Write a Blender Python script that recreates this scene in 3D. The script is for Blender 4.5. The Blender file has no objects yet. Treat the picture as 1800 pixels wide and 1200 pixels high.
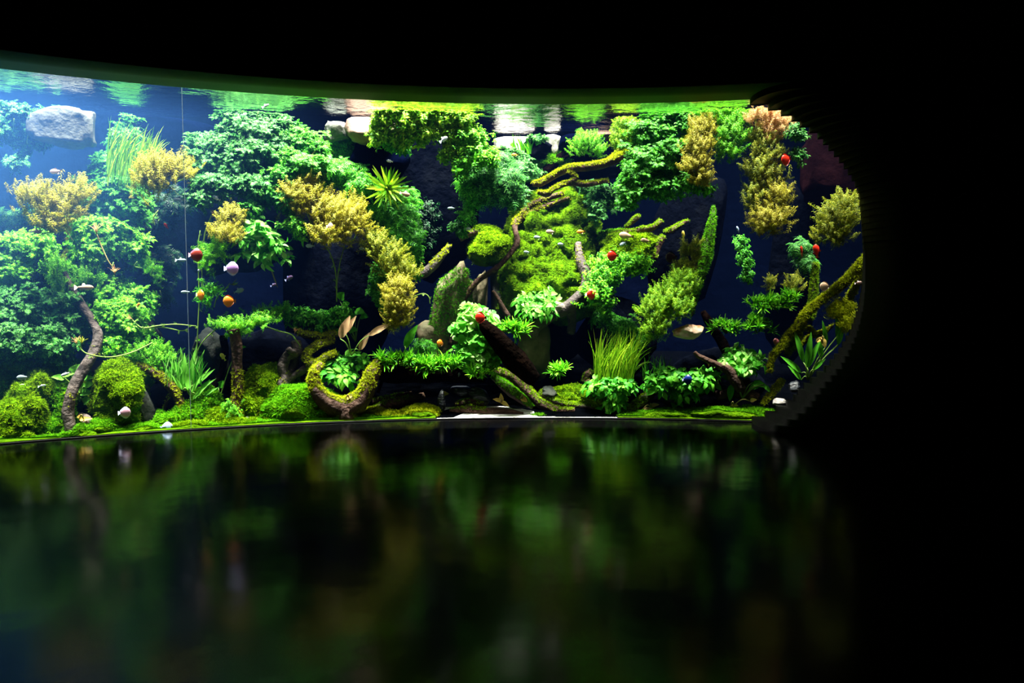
import bpy, math, random
import numpy as np
from mathutils import Vector, noise as mnoise

# ------------------------------------------------------------ camera, light, exposure
sc = bpy.context.scene
COL = sc.collection
FPX, EYE = 1400.0, 0.62                      # focal length in pixels of the 1800 px frame; eye height
PITCH = math.atan(95.0 / FPX)
cam_d = bpy.data.cameras.new('camera')
cam_d.lens = FPX / 1800 * 36.0
cam_d.sensor_width = 36.0
cam_d.clip_start = 0.02
cam = bpy.data.objects.new('camera', cam_d)
cam.location = (0, 0, EYE)
cam.rotation_euler = (math.pi / 2 - PITCH, 0, 0)
COL.objects.link(cam)
sc.camera = cam
sc.view_settings.view_transform = 'Standard'
sc.view_settings.look = 'None'
sc.view_settings.gamma = 1.0
sc.view_settings.use_curve_mapping = False
sc.view_settings.exposure = 0.0
sc.cycles.use_denoising = True
sc.cycles.max_bounces = 6
sc.cycles.diffuse_bounces = 3
sc.cycles.transparent_max_bounces = 12
sc.cycles.sample_clamp_indirect = 4.0
wd = bpy.data.worlds.new('world')
sc.world = wd
wd.use_nodes = True
wd.node_tree.nodes['Background'].inputs[0].default_value = (0, 0, 0, 1)

# the curved tank: glass is an arc of radius R about (CX, CY)
CX, CY, R = 0.192, -0.475, 4.228
ZTOP, ZWATER, ZCEIL, REVEAL = 1.465, 1.487, 6.6, 0.29
def pol(th, r, z):                            # th measured from +Y, clockwise seen from above
    return Vector((CX + r * math.sin(th), CY + r * math.cos(th), z))

LAMPS = [  # azimuth, offset behind the glass, height, watts, cone, colour, lean towards the back
    (-0.60, 0.08, 6.0, 4200, 42, (0.90, 0.97, 1.0), 0.10),
    (-0.42, 0.08, 6.0, 3400, 40, (0.95, 1.0, 0.95), 0.10),
    (-0.24, 0.08, 6.0, 2600, 40, (1.0, 1.0, 0.92), 0.10),
    (-0.06, 0.08, 6.0, 2600, 40, (1.0, 1.0, 0.90), 0.10),
    (0.10, 0.08, 6.0, 2200, 40, (1.0, 1.0, 0.90), 0.10),
    (0.27, 0.08, 6.0, 2000, 36, (1.0, 0.98, 0.88), 0.10),
    (-0.50, 0.70, 6.0, 2100, 40, (0.88, 0.96, 1.0), 0.0),
    (-0.14, 0.75, 6.0, 2100, 40, (1.0, 1.0, 0.95), 0.0),
    (0.06, 0.80, 6.0, 2200, 40, (1.0, 1.0, 0.92), 0.0),
]
FILL_LAMPS = [(-0.62, -0.22, 3600), (-0.40, 0.12, 3000), (0.14, -0.30, 3400), (0.34, -0.05, 3000), (-0.02, -0.52, 3400), (0.62, 0.22, 2800)]   # added fill lamps, aimed along the tank to brighten under canopies: from, to, watts
for th, off, z, watts, cone, colr, lean in LAMPS:
    ld = bpy.data.lights.new('tank_spot', 'SPOT')
    ld.energy = watts
    ld.color = colr
    ld.spot_size = math.radians(cone)
    ld.spot_blend = 0.6
    ld.shadow_soft_size = 0.05
    lo = bpy.data.objects.new('tank_spot', ld)
    lo.location = pol(th, R + off, z)
    tgt = pol(th, R + off + lean, 0)
    lo.rotation_euler = (tgt - lo.location).to_track_quat('-Z', 'Y').to_euler()
    COL.objects.link(lo)
for t0, t1, watts in FILL_LAMPS:
    ld = bpy.data.lights.new('tank_spot', 'SPOT')
    ld.energy = watts; ld.color = (1.0, 1.0, 0.93); ld.spot_size = math.radians(36); ld.spot_blend = 0.7
    ld.shadow_soft_size = 0.05
    lo = bpy.data.objects.new('tank_spot', ld)
    lo.location = pol(t0, R + 0.05, 6.0)
    lo.rotation_euler = (pol(t1, R + 0.10, 0.3) - lo.location).to_track_quat('-Z', 'Y').to_euler()
    COL.objects.link(lo)
# an unseen cool lamp added to make the haze glow at the left end
ld = bpy.data.lights.new('tank_spot', 'SPOT')
ld.energy = 3000; ld.color = (0.62, 0.82, 1.0); ld.spot_size = math.radians(30); ld.spot_blend = 0.9
ld.shadow_soft_size = 0.08
lo = bpy.data.objects.new('tank_spot', ld)
lo.location = pol(-0.80, R + 0.10, 6.0)
lo.rotation_euler = (pol(-0.66, R + 0.12, 0.8) - lo.location).to_track_quat('-Z', 'Y').to_euler()
COL.objects.link(lo)

# ------------------------------------------------------------ helpers
CP, SP = math.cos(PITCH), math.sin(PITCH)
def ray(px, py):
    u, v = (px - 900) / FPX, (600 - py) / FPX
    return Vector((u, CP + SP * v, -SP + CP * v))
def P(px, py, d):                             # the point d metres behind the glass seen at (px, py)
    r = ray(px, py)
    a = r.x * r.x + r.y * r.y
    b = -2 * (r.x * CX + r.y * CY)
    c = CX * CX + CY * CY - (R + d) ** 2
    t = (-b + math.sqrt(b * b - 4 * a * c)) / (2 * a)
    return Vector((0, 0, EYE)) + r * t
def S(px, py, d):                             # metres per pixel there
    p = P(px, py, d)
    return (p.y * CP - (p.z - EYE) * SP) / FPX
def tag(o, label, cat, group=None, kind=None):
    o['label'] = label; o['category'] = cat
    if group: o['group'] = group
    if kind: o['kind'] = kind
    return o
def empty(name, loc):
    o = bpy.data.objects.new(name, None)
    o.location = loc
    o.empty_display_size = 0.05
    COL.objects.link(o)
    return o
def link_mesh(name, V, faces, mat, parent=None, smooth=False, loc=None):
    """V (n,3) world coordinates; faces: list of (m,k) int arrays."""
    V = np.asarray(V, dtype=np.float64)
    if parent is not None:
        base = np.array(world_loc(parent))
    elif loc is not None:
        base = np.array(loc)
    else:
        base = np.zeros(3)
    me = bpy.data.meshes.new(name)
    W = (V - base).astype(np.float32)
    me.vertices.add(len(W)); me.vertices.foreach_set('co', W.ravel())
    nl = sum(f.size for f in faces); npoly = sum(len(f) for f in faces)
    idx = np.concatenate([f.ravel() for f in faces]).astype(np.int32)
    tot = np.concatenate([np.full(len(f), f.shape[1], np.int32) for f in faces])
    st = np.concatenate([[0], np.cumsum(tot)[:-1]]).astype(np.int32)
    me.loops.add(nl); me.loops.foreach_set('vertex_index', idx)
    me.polygons.add(npoly)
    me.polygons.foreach_set('loop_start', st)
    me.polygons.foreach_set('loop_total', tot)
    if smooth:
        me.polygons.foreach_set('use_smooth', np.ones(npoly, bool))
    me.update(calc_edges=True)
    me.validate()
    if mat: me.materials.append(mat)
    o = bpy.data.objects.new(name, me)
    if parent is not None:
        o.parent = parent
    else:
        o.location = base
    COL.objects.link(o)
    return o
def world_loc(o):
    l = Vector(o.location)
    while o.parent is not None:
        o = o.parent; l = l + Vector(o.location)
    return l

# ------------------------------------------------------------ materials
def new_mat(name):
    m = bpy.data.materials.new(name); m.use_nodes = True
    nt = m.node_tree; nt.nodes.clear()
    out = nt.nodes.new('ShaderNodeOutputMaterial')
    return m, nt, out
def ramp(nt, fac, cols):
    r = nt.nodes.new('ShaderNodeValToRGB')
    e = r.color_ramp.elements
    while len(e) < len(cols): e.new(0.5)
    for i, c in enumerate(cols):
        e[i].position = i / max(1, len(cols) - 1)
        e[i].color = (*c, 1)
    nt.links.new(fac, r.inputs[0])
    return r.outputs[0]
def leaf_mat(name, cols, trans=0.35, rough=0.5, spec=0.14):
    m, nt, out = new_mat(name)
    g = nt.nodes.new('ShaderNodeNewGeometry')
    c = ramp(nt, g.outputs['Random Per Island'], cols)
    p = nt.nodes.new('ShaderNodeBsdfPrincipled')
    p.inputs['Roughness'].default_value = rough
    p.inputs['Specular IOR Level'].default_value = spec
    nt.links.new(c, p.inputs['Base Color'])
    t = nt.nodes.new('ShaderNodeBsdfTranslucent')
    nt.links.new(c, t.inputs['Color'])
    mx = nt.nodes.new('ShaderNodeMixShader'); mx.inputs[0].default_value = trans
    nt.links.new(p.outputs[0], mx.inputs[1]); nt.links.new(t.outputs[0], mx.inputs[2])
    nt.links.new(mx.outputs[0], out.inputs[0])
    return m
def rough_mat(name, cols, scale=6.0, rough=0.8, spec=0.2, bump=0.4, stretch=None, detail=8, bscale=None):
    m, nt, out = new_mat(name)
    tc = nt.nodes.new('ShaderNodeTexCoord')
    src = tc.outputs['Object']
    if stretch:
        mp = nt.nodes.new('ShaderNodeMapping'); mp.inputs['Scale'].default_value = stretch
        nt.links.new(src, mp.inputs[0]); src = mp.outputs[0]
    n = nt.nodes.new('ShaderNodeTexNoise')
    n.inputs['Scale'].default_value = scale; n.inputs['Detail'].default_value = detail
    n.inputs['Roughness'].default_value = 0.65
    nt.links.new(src, n.inputs['Vector'])
    mr = nt.nodes.new('ShaderNodeMapRange')
    mr.inputs[1].default_value = 0.3; mr.inputs[2].default_value = 0.7
    nt.links.new(n.outputs['Fac'], mr.inputs[0])
    c = ramp(nt, mr.outputs[0], cols)
    p = nt.nodes.new('ShaderNodeBsdfPrincipled')
    p.inputs['Roughness'].default_value = rough
    p.inputs['Specular IOR Level'].default_value = spec
    nt.links.new(c, p.inputs['Base Color'])
    if bump:
        n2 = nt.nodes.new('ShaderNodeTexNoise')
        n2.inputs['Scale'].default_value = bscale or scale * 5; n2.inputs['Detail'].default_value = 6
        nt.links.new(src, n2.inputs['Vector'])
        b = nt.nodes.new('ShaderNodeBump'); b.inputs['Strength'].default_value = bump
        b.inputs['Distance'].default_value = 0.02
        nt.links.new(n2.outputs['Fac'], b.inputs['Height'])
        nt.links.new(b.outputs[0], p.inputs['Normal'])
    nt.links.new(p.outputs[0], out.inputs[0])
    return m

M = {}
M['teal'] = leaf_mat('teal_leaf', [(.006, .05, .010), (.022, .14, .026), (.06, .27, .04), (.14, .42, .06)])
M['green'] = leaf_mat('green_leaf', [(.009, .08, .005), (.025, .20, .009), (.065, .36, .014), (.14, .50, .022)])
M['lush'] = leaf_mat('lush_leaf', [(.018, .14, .003), (.06, .32, .006), (.14, .50, .010), (.30, .66, .025)])
M['lime'] = leaf_mat('lime_leaf', [(.035, .14, .002), (.11, .32, .004), (.24, .48, .008), (.46, .64, .03)])
M['gold'] = leaf_mat('golden_leaf', [(.08, .07, .002), (.26, .22, .006), (.42, .36, .018), (.58, .52, .06), (.18, .24, .005), (.20, .14, .008)])
M['olive'] = leaf_mat('olive_leaf', [(.04, .08, .002), (.13, .19, .004), (.27, .30, .010), (.42, .40, .025)])
M['pink'] = leaf_mat('pink_leaf', [(.50, .26, .10), (.75, .42, .22), (.45, .35, .05), (.8, .5, .3)])
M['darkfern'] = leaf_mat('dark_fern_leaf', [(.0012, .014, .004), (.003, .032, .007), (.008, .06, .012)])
M['pale'] = leaf_mat('pale_leaf', [(.03, .26, .012), (.09, .42, .025), (.20, .56, .06), (.42, .70, .20)], trans=.45)
M['broad'] = leaf_mat('broad_leaf', [(.012, .15, .006), (.04, .28, .010), (.09, .42, .018), (.18, .54, .04)], trans=.3, rough=.5, spec=.15)
M['red'] = leaf_mat('reddish_leaf', [(.45, .20, .10), (.60, .34, .18), (.50, .42, .12)], trans=.4)
M['moss'] = leaf_mat('moss_strand', [(.04, .12, .001), (.14, .28, .001), (.28, .42, .003)], trans=.3, rough=.8, spec=.05)  # lightened to make up for weak light on the lower moss
M['mossg'] = leaf_mat('green_moss_strand', [(.02, .13, .001), (.07, .28, .002), (.18, .45, .005)], trans=.3, rough=.8, spec=.05)
M['mossy'] = leaf_mat('yellow_moss_strand', [(.10, .14, .001), (.26, .32, .002), (.44, .47, .012)], trans=.3, rough=.8, spec=.05)
M['moss_hill'] = leaf_mat('hill_moss_strand', [(.025, .085, .001), (.085, .19, .001), (.19, .30, .002)], trans=.3, rough=.8, spec=.05)  # same moss left darker where the lamps already light it well
M['moss_bed'] = rough_mat('moss_bed', [(.012, .04, .0004), (.04, .10, .0006), (.08, .16, .001)], scale=14, rough=.95, spec=.02, bump=.9, bscale=90)
M['bark'] = rough_mat('grey_brown_bark', [(.018, .014, .013), (.05, .038, .034), (.11, .082, .074)], scale=9, bump=.8, rough=.8)
M['bark_red'] = rough_mat('reddish_bark', [(.018, .008, .005), (.052, .024, .014), (.12, .062, .04)], scale=9, bump=.8, rough=.75)
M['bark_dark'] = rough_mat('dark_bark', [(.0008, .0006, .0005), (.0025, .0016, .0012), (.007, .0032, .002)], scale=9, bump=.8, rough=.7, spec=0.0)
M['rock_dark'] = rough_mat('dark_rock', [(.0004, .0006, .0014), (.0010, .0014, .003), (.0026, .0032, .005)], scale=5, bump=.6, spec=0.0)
M['rock_tan'] = rough_mat('tan_rock', [(.03, .03, .012), (.08, .075, .035), (.15, .115, .065), (.06, .066, .02)], scale=5, bump=.5)
M['rock_white'] = rough_mat('white_rock', [(.20, .18, .16), (.30, .275, .25), (.42, .39, .355)], scale=4, bump=.3)
M['rock_grey'] = rough_mat('grey_rock', [(.03, .036, .032), (.07, .076, .062), (.12, .12, .092)], scale=5, bump=.5)
M['rock_brown'] = rough_mat('brown_rock', [(.05, .028, .02), (.14, .085, .06), (.24, .165, .12)], scale=6, bump=.4)
M['rock_slate'] = rough_mat('slate_rock', [(.003, .0035, .005), (.010, .012, .017), (.05, .06, .085)], scale=8, bump=.6, rough=.4, spec=.5, stretch=(1, 1, 3))
M['rock_red'] = rough_mat('red_brown_rock', [(.003, .0012, .002), (.008, .0026, .0036), (.013, .004, .005)], scale=3, bump=.4, spec=0.0)
M['rock_rust'] = rough_mat('rust_and_cream_rock', [(.20, .06, .02), (.42, .17, .07), (.62, .50, .36), (.30, .12, .05)], scale=7, bump=.4)
M['rock_dim'] = rough_mat('dim_grey_rock', [(.008, .010, .009), (.02, .023, .02), (.04, .042, .034)], scale=5, bump=.5, spec=0)
M['bed'] = rough_mat('black_gravel', [(.0002, .0003, .0005), (.0006, .0007, .001)], scale=20, bump=.5, spec=0)
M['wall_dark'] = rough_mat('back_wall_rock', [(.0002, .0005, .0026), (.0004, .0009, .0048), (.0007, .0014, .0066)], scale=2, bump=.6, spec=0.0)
M['sand'] = rough_mat('white_sand', [(.60, .57, .52), (.80, .78, .74)], scale=120, bump=.4, rough=.9)
M['stem'] = leaf_mat('green_stem', [(.10, .22, .03), (.22, .34, .06)], trans=.1)
M['stem_red'] = leaf_mat('brown_stem', [(.25, .18, .06), (.36, .28, .10)], trans=.1)
M['dead'] = leaf_mat('dead_leaf', [(.65, .42, .06), (.85, .62, .16)], trans=.3)

# ------------------------------------------------------------ leaf templates (z is the growing direction)
class Geo:
    def __init__(self): self.v = []; self.f4 = []; self.f3 = []
    def strip(self, pts, wid, side):
        """ribbon through pts, half width wid[i] along side (one vector or one per point)"""
        b = len(self.v)
        for i, p in enumerate(pts):
            s = side[i] if isinstance(side, list) else side
            self.v.append(tuple(p - s * wid[i])); self.v.append(tuple(p + s * wid[i]))
        for i in range(len(pts) - 1):
            a = b + 2 * i
            self.f4.append((a, a + 1, a + 3, a + 2))
    def done(self):
        return (np.array(self.v), np.array(self.f4, dtype=np.int64).reshape(-1, 4))
def arch(base, out, length, rise, droop, n):
    """a leaf mid-line leaving base towards out, rising then drooping"""
    pts = []
    for i in range(n + 1):
        t = i / n
        pts.append(base + out * (length * t) + Vector((0, 0, 1)) * (length * (rise * t - droop * t * t)))
    return pts
def az(a): return Vector((math.cos(a), math.sin(a), 0))
def t_rotala(r):                               # upright stem with whorls of curling needles
    g = Geo(); b = az(r.uniform(0, 6.3)) * r.uniform(.05, .25)
    n = 11
    for k in range(n):
        t = (k + .5) / n
        base = Vector((0, 0, t)) + b * t * t
        for q in range(3):
            a = k * 1.1 + q * 2.094 + r.uniform(-.3, .3)
            o = az(a); L = r.uniform(.18, .32) * (1.15 - .5 * t)
            pts = arch(base, o, L, r.uniform(.5, 1.1), r.uniform(.8, 1.5), 3)
            g.strip(pts, [.010, .019, .015, .003], o.cross(Vector((0, 0, 1))))
    g.strip([Vector((0, 0, 0)), Vector((0, 0, .5)) + b * .25, Vector((0, 0, 1)) + b], [.018] * 3, Vector((1, 0, 0)))
    return g.done()
def t_wisteria(r):                             # rosette of deeply lobed arching leaves
    g = Geo(); n = 8
    for k in range(n):
        a = k * 2.4 + r.uniform(-.3, .3); o = az(a); sd = o.cross(Vector((0, 0, 1)))
        L = r.uniform(.45, .75); h = .12 * (k / n)
        pts = arch(Vector((0, 0, h)), o, L, r.uniform(.6, 1.3), r.uniform(.5, 1.2), 5)
        g.strip(pts, [.02, .05, .055, .05, .04, .006], sd)
        for i in (1, 2, 3, 4):
            fw = (pts[i + 1] - pts[i]).normalized()
            for s in (-1, 1):
                d = (sd * s + fw * .7).normalized(); ll = L * (.30, .34, .27, .18)[i - 1] * r.uniform(.8, 1.2)
                p0 = pts[i]; p1 = p0 + d * ll * .55 + Vector((0, 0, .03)); p2 = p0 + d * ll + Vector((0, 0, -.02))
                g.strip([p0, p1, p2], [.03, .045, .006], (fw - d * .3).normalized())
    return g.done()
def oval(g, base, o, L, w, rise, droop, fold=.25, n=4):
    """oval pointed leaf with a folded midrib"""
    sd = o.cross(Vector((0, 0, 1)))
    if sd.length < 1e-4: sd = Vector((1, 0, 0))
    sd.normalize()
    pts = arch(base, o, L, rise, droop, n)
    wid = [w * v for v in ((.12, .85, 1, .7, .03) if n == 4 else (.1, .75, 1, .92, .55, .02))]
    up = Vector((0, 0, 1))
    b = len(g.v)
    for i, p in enumerate(pts):
        g.v.append(tuple(p - sd * wid[i] + up * wid[i] * fold)); g.v.append(tuple(p)); g.v.append(tuple(p + sd * wid[i] + up * wid[i] * fold))
    for i in range(n):
        a = b + 3 * i
        g.f4.append((a, a + 1, a + 4, a + 3)); g.f4.append((a + 1, a + 2, a + 5, a + 4))
def t_hygro(r):                                # short stem with pairs of narrow oval leaves
    g = Geo(); n = 5
    for k in range(n):
        for q in range(2):
            a = k * 1.57 + q * 3.14 + r.uniform(-.35, .35)
            L = r.uniform(.34, .52) * (1.1 - .08 * k)
            oval(g, Vector((0, 0, .12 * k)), az(a), L, L * .22, r.uniform(.3, .9), r.uniform(.5, 1.0))
    return g.done()
def t_small(r):                                # dense small-leaved sprig
    g = Geo(); n = 7; b = az(r.uniform(0, 6.3)) * .3
    for k in range(n):
        t = k / n
        for q in range(2):
            a = k * 1.57 + q * 3.14 + r.uniform(-.5, .5)
            L = r.uniform(.20, .32)
            oval(g, Vector((0, 0, t)) + b * t * t, az(a), L, L * .28, r.uniform(.2, .9), r.uniform(.4, .9))
    return g.done()
def t_fern(r):                                 # drooping feather fronds
    g = Geo()
    for k in range(6):
        a = k * 1.05 + r.uniform(-.3, .3); o = az(a); sd = o.cross(Vector((0, 0, 1)))
        L = r.uniform(.6, 1.0)
        pts = arch(Vector((0, 0, 0)), o, L, r.uniform(.5, 1.0), r.uniform(.8, 1.4), 7)
        g.strip(pts, [.012] * 8, sd)
        for i in range(1, 7):
            fw = (pts[i + 1] - pts[i]).normalized()
            for s in (-1, 1):
                d = (sd * s + fw * .5).normalized(); ll = L * .26 * math.sin(.5 + i * .36)
                g.strip([pts[i], pts[i] + d * ll * .6 + Vector((0, 0, .02)), pts[i] + d * ll], [.025, .032, .005], fw)
    return g.done()
def t_tuft(r):                                 # tuft of upright arching blades
    g = Geo()
    for k in range(16):
        a = r.uniform(0, 6.3); o = az(a); L = r.uniform(.6, 1.05); lean = r.uniform(.1, .65)
        pts = [Vector((0, 0, L * t)) + o * (L * lean * (t ** 1.7)) - Vector((0, 0, L * lean * .5 * t ** 3)) for t in (0, .3, .6, .85, 1)]
        g.strip(pts, [.028, .036, .034, .022, .003], o.cross(Vector((0, 0, 1))))
    return g.done()
def t_star(r):                                 # rosette of long pointed leaves in all directions
    g = Geo()
    for k in range(46):
        q = az(k * 2.4); e = 1.45 * ((k + .5) / 46) ** .6
        d = q * math.sin(e) + Vector((0, 0, math.cos(e))); L = r.uniform(.75, 1.0)
        sd = d.cross(Vector((0, 0, 1))).normalized()
        pts = [d * (L * t) + q * (.12 * t * t) - Vector((0, 0, .10 * t * t)) for t in (0, .3, .6, .85, 1)]
        g.strip(pts, [.025, .045, .045, .03, .003], sd)
    return g.done()
def t_moss(r):                                 # wisp of moss strands
    g = Geo()
    for k in range(9):
        o = az(r.uniform(0, 6.3)); L = r.uniform(.5, 1.1); lean = r.uniform(.3, 1.1)
        pts = [Vector((0, 0, L * .7 * t)) + o * (L * lean * t * (.5 + .5 * t)) for t in (0, .5, 1)]
        g.strip(pts, [.045, .05, .012], o.cross(Vector((0, 0, 1))))
    return g.done()
def t_round(r):                                # round leaf on a thin stalk
    g = Geo()
    for k in range(3):
        a = r.uniform(0, 6.3); o = az(a); base = o * r.uniform(.1, .5) + Vector((0, 0, r.uniform(.4, .9)))
        g.strip([Vector((0, 0, 0)), base * .5 + Vector((0, 0, .1)), base], [.02] * 3, o.cross(Vector((0, 0, 1))))
        b = len(g.v); n = 9; rad = r.uniform(.28, .42); tilt = az(r.uniform(0, 6.3)) * .5
        c = len(g.v); g.v.append(tuple(base))
        for i in range(n + 1):
            e = az(a + .25 + i * (6.283 - .5) / n) * rad
            g.v.append(tuple(base + e + Vector((0, 0, e.dot(tilt) + .05))))
        for i in range(0, n - 1, 2):
            g.f4.append((c, c + 1 + i, c + 2 + i, c + 3 + i))
        g.f4.append((c, c + n - 1, c + n, c + n + 1))
    return g.done()
def t_anubias(r):                              # pointed heart leaves on arching stalks
    g = Geo()
    for k in range(5):
        a = k * 1.26 + r.uniform(-.4, .4); o = az(a)
        base = o * r.uniform(.15, .4) + Vector((0, 0, r.uniform(.25, .6)))
        g.strip([Vector((0, 0, 0)), base * .5 + Vector((0, 0, .1)), base], [.018] * 3, o.cross(Vector((0, 0, 1))))
        L = r.uniform(.5, .8)
        oval(g, base, o, L, L * .26, r.uniform(.1, .5), r.uniform(.4, .9), fold=.2, n=5)
    return g.done()
TR = random.Random(5)
TPL = {k: [f(TR) for _ in range(5)] for k, f in dict(rotala=t_rotala, wisteria=t_wisteria, hygro=t_hygro, small=t_small, fern=t_fern,
       tuft=t_tuft, star=t_star, moss=t_moss, round=t_round, anubias=t_anubias).items()}

def scatter(kind, pos, dirs, size, rng):
    """copies of a leaf template at pos, growing along dirs; returns vertices and quads"""
    n = len(pos)
    z = dirs / (np.linalg.norm(dirs, axis=1, keepdims=True) + 1e-9)
    h = rng.normal(size=(n, 3))
    x = np.cross(h, z); x /= np.linalg.norm(x, axis=1, keepdims=True) + 1e-9
    y = np.cross(z, x)
    which = rng.integers(0, len(TPL[kind]), n)
    VV, FF, o = [], [], 0
    for w, (tv, tf) in enumerate(TPL[kind]):
        m = np.nonzero(which == w)[0]
        if not len(m): continue
        v = (pos[m][:, None, :] + size[m][:, None, None] * (tv[None, :, 0:1] * x[m][:, None, :] + tv[None, :, 1:2] * y[m][:, None, :] + tv[None, :, 2:3] * z[m][:, None, :]))
        f = tf[None] + (np.arange(len(m)) * len(tv))[:, None, None] + o
        VV.append(v.reshape(-1, 3)); FF.append(f.reshape(-1, 4)); o += len(m) * len(tv)
    return np.concatenate(VV), np.concatenate(FF)
def keep_in(V, front=0.03):
    """leaves lie along the inside of the glass and under the water surface"""
    dx, dy = V[:, 0] - CX, V[:, 1] - CY
    rr = np.sqrt(dx * dx + dy * dy); k = np.maximum(1, (R + front) / rr)
    V[:, 0] = CX + dx * k; V[:, 1] = CY + dy * k
    V[:, 2] = np.where(V[:, 2] > ZWATER - .03, ZWATER - .03 + .022 * np.tanh((V[:, 2] - ZWATER + .03) / .05), V[:, 2])
    V[:, 2] = np.maximum(V[:, 2], 0.004)
    return V
SEED = [11]
def rng_new():
    SEED[0] += 1
    return np.random.default_rng(SEED[0])

def catmull(pts, n):
    out = []
    P_ = [pts[0] * 2 - pts[1]] + list(pts) + [pts[-1] * 2 - pts[-2]]
    for i in range(1, len(P_) - 2):
        a, b, c, d = P_[i - 1], P_[i], P_[i + 1], P_[i + 2]
        for k in range(n):
            t = k / n
            out.append(.5 * ((2 * b) + (c - a) * t + (2 * a - 5 * b + 4 * c - d) * t * t + (3 * b - a - 3 * c + d) * t ** 3))
    out.append(P_[-2])
    return out
def tube_geo(pts4, seg=10, sub=6, rough=0.18, seed=0, flat=1.0):
    """pts4: 4-vectors x, y, z, radius -> V, quads, tris"""
    c = catmull([Vector(p) for p in pts4], sub)
    V, F, T = [], [], []
    nrm = None
    for i, q in enumerate(c):
        p = q.xyz; r = max(q.w, .0006)
        a = c[max(0, i - 1)].xyz; b = c[min(len(c) - 1, i + 1)].xyz
        t = (b - a).normalized()
        if nrm is None:
            nrm = t.orthogonal().normalized()
        nrm = (nrm - t * nrm.dot(t)).normalized()
        bn = t.cross(nrm)
        for k in range(seg):
            an = 6.28318 * k / seg
            d = nrm * math.cos(an) + bn * math.sin(an) * flat
            rr = r
            if rough:
                rr *= 1 + rough * (mnoise.noise(p * 14 + d * 1.3 + Vector((seed, 0, 0))) + .8 * mnoise.noise(Vector((math.cos(an) * 2.2, math.sin(an) * 2.2, i * .22 + seed)))) 
            V.append(tuple(p + d * rr))
    n = len(c)
    for i in range(n - 1):
        for k in range(seg):
            a = i * seg + k; b = i * seg + (k + 1) % seg
            F.append((a, b, b + seg, a + seg))
    V.append(tuple(c[0].xyz)); V.append(tuple(c[-1].xyz))
    for k in range(seg):
        T.append((n * seg, (k + 1) % seg, k)); T.append((n * seg + 1, (n - 1) * seg + k, (n - 1) * seg + (k + 1) % seg))
    return np.array(V), np.array(F), np.array(T)
def merge(list_of):
    VV, FF, TT, o = [], [], [], 0
    for v, f, t in list_of:
        VV.append(v); FF.append(f + o); TT.append(t + o); o += len(v)
    return np.concatenate(VV), np.concatenate(FF), np.concatenate(TT)
def wpts(path):                                # (px, py, depth, radius px) -> world x, y, z, r
    out = []
    for px, py, d, rp in path:
        p = P(px, py, d); out.append((p.x, p.y, p.z, rp * S(px, py, d)))
    return out
def to_tris(F, T):
    return np.concatenate([F[:, [0, 1, 2]], F[:, [0, 2, 3]], T]) if len(F) else T
def sample_surface(V, T, n, rng, up=-0.2):
    a, b, c = V[T[:, 0]], V[T[:, 1]], V[T[:, 2]]
    nr = np.cross(b - a, c - a); ar = np.linalg.norm(nr, axis=1); nr = nr / (ar[:, None] + 1e-12)
    ok = nr[:, 2] > up
    w = ar * ok
    if w.sum() <= 0: return np.zeros((0, 3)), np.zeros((0, 3))
    k = rng.choice(len(T), n, p=w / w.sum())
    u = rng.random((n, 2)); fl = u.sum(1) > 1; u[fl] = 1 - u[fl]
    return a[k] + (b - a)[k] * u[:, :1] + (c - a)[k] * u[:, 1:], nr[k]
def fuzz(V, T, n, size, mat, parent, up=-0.2, name='moss', kind='moss', lift=.5, part=None):
    n, size = int(n * 1.8), size * .74
    rng = rng_new()
    p, nr = sample_surface(V, T, n, rng, up)
    if part is not None:
        k = part(p); p, nr = p[k], nr[k]
    if not len(p): return None
    d = nr + np.array([0, 0, lift]) + rng.normal(size=nr.shape) * .35
    VV, FF = scatter(kind, p - nr * size * .1, d, size * rng.uniform(.6, 1.3, len(p)), rng)
    return link_mesh(name, keep_in(VV), [FF], mat, parent)
# ------------------------------------------------------------ the setting
HAZE = 0.42
def plain_mat(name, col, rough=.6, spec=.3):
    m, nt, out = new_mat(name)
    p = nt.nodes.new('ShaderNodeBsdfPrincipled')
    p.inputs['Base Color'].default_value = (*col, 1); p.inputs['Roughness'].default_value = rough
    p.inputs['Specular IOR Level'].default_value = spec
    nt.links.new(p.outputs[0], out.inputs[0])
    return m
def struct(o, label, cat): return tag(o, label, cat, None, 'structure')
def arc_prism(name, plan, mat, z0, z1, closed_cap=True):
    """plan: two equally long polylines (inner, outer) joined into a wall between z0 and z1"""
    a, b = plan; n = len(a)
    V = [(p.x, p.y, z) for z in (z0, z1) for p in a] + [(p.x, p.y, z) for z in (z0, z1) for p in b]
    F = []
    for i in range(n - 1):
        F += [(i, i + 1, n + i + 1, n + i), (2 * n + i + 1, 2 * n + i, 3 * n + i, 3 * n + i + 1),
              (i + 1, i, 2 * n + i, 2 * n + i + 1), (n + i, n + i + 1, 3 * n + i + 1, 3 * n + i)]
    F += [(0, n, 3 * n, 2 * n), (n - 1, 3 * n - 1, 4 * n - 1, 2 * n - 1)]
    return link_mesh(name, np.array(V), [np.array(F)], mat)
def arcpts(r, a0, a1, n=60): return [pol(a0 + (a1 - a0) * i / n, r, 0) for i in range(n + 1)]

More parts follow.
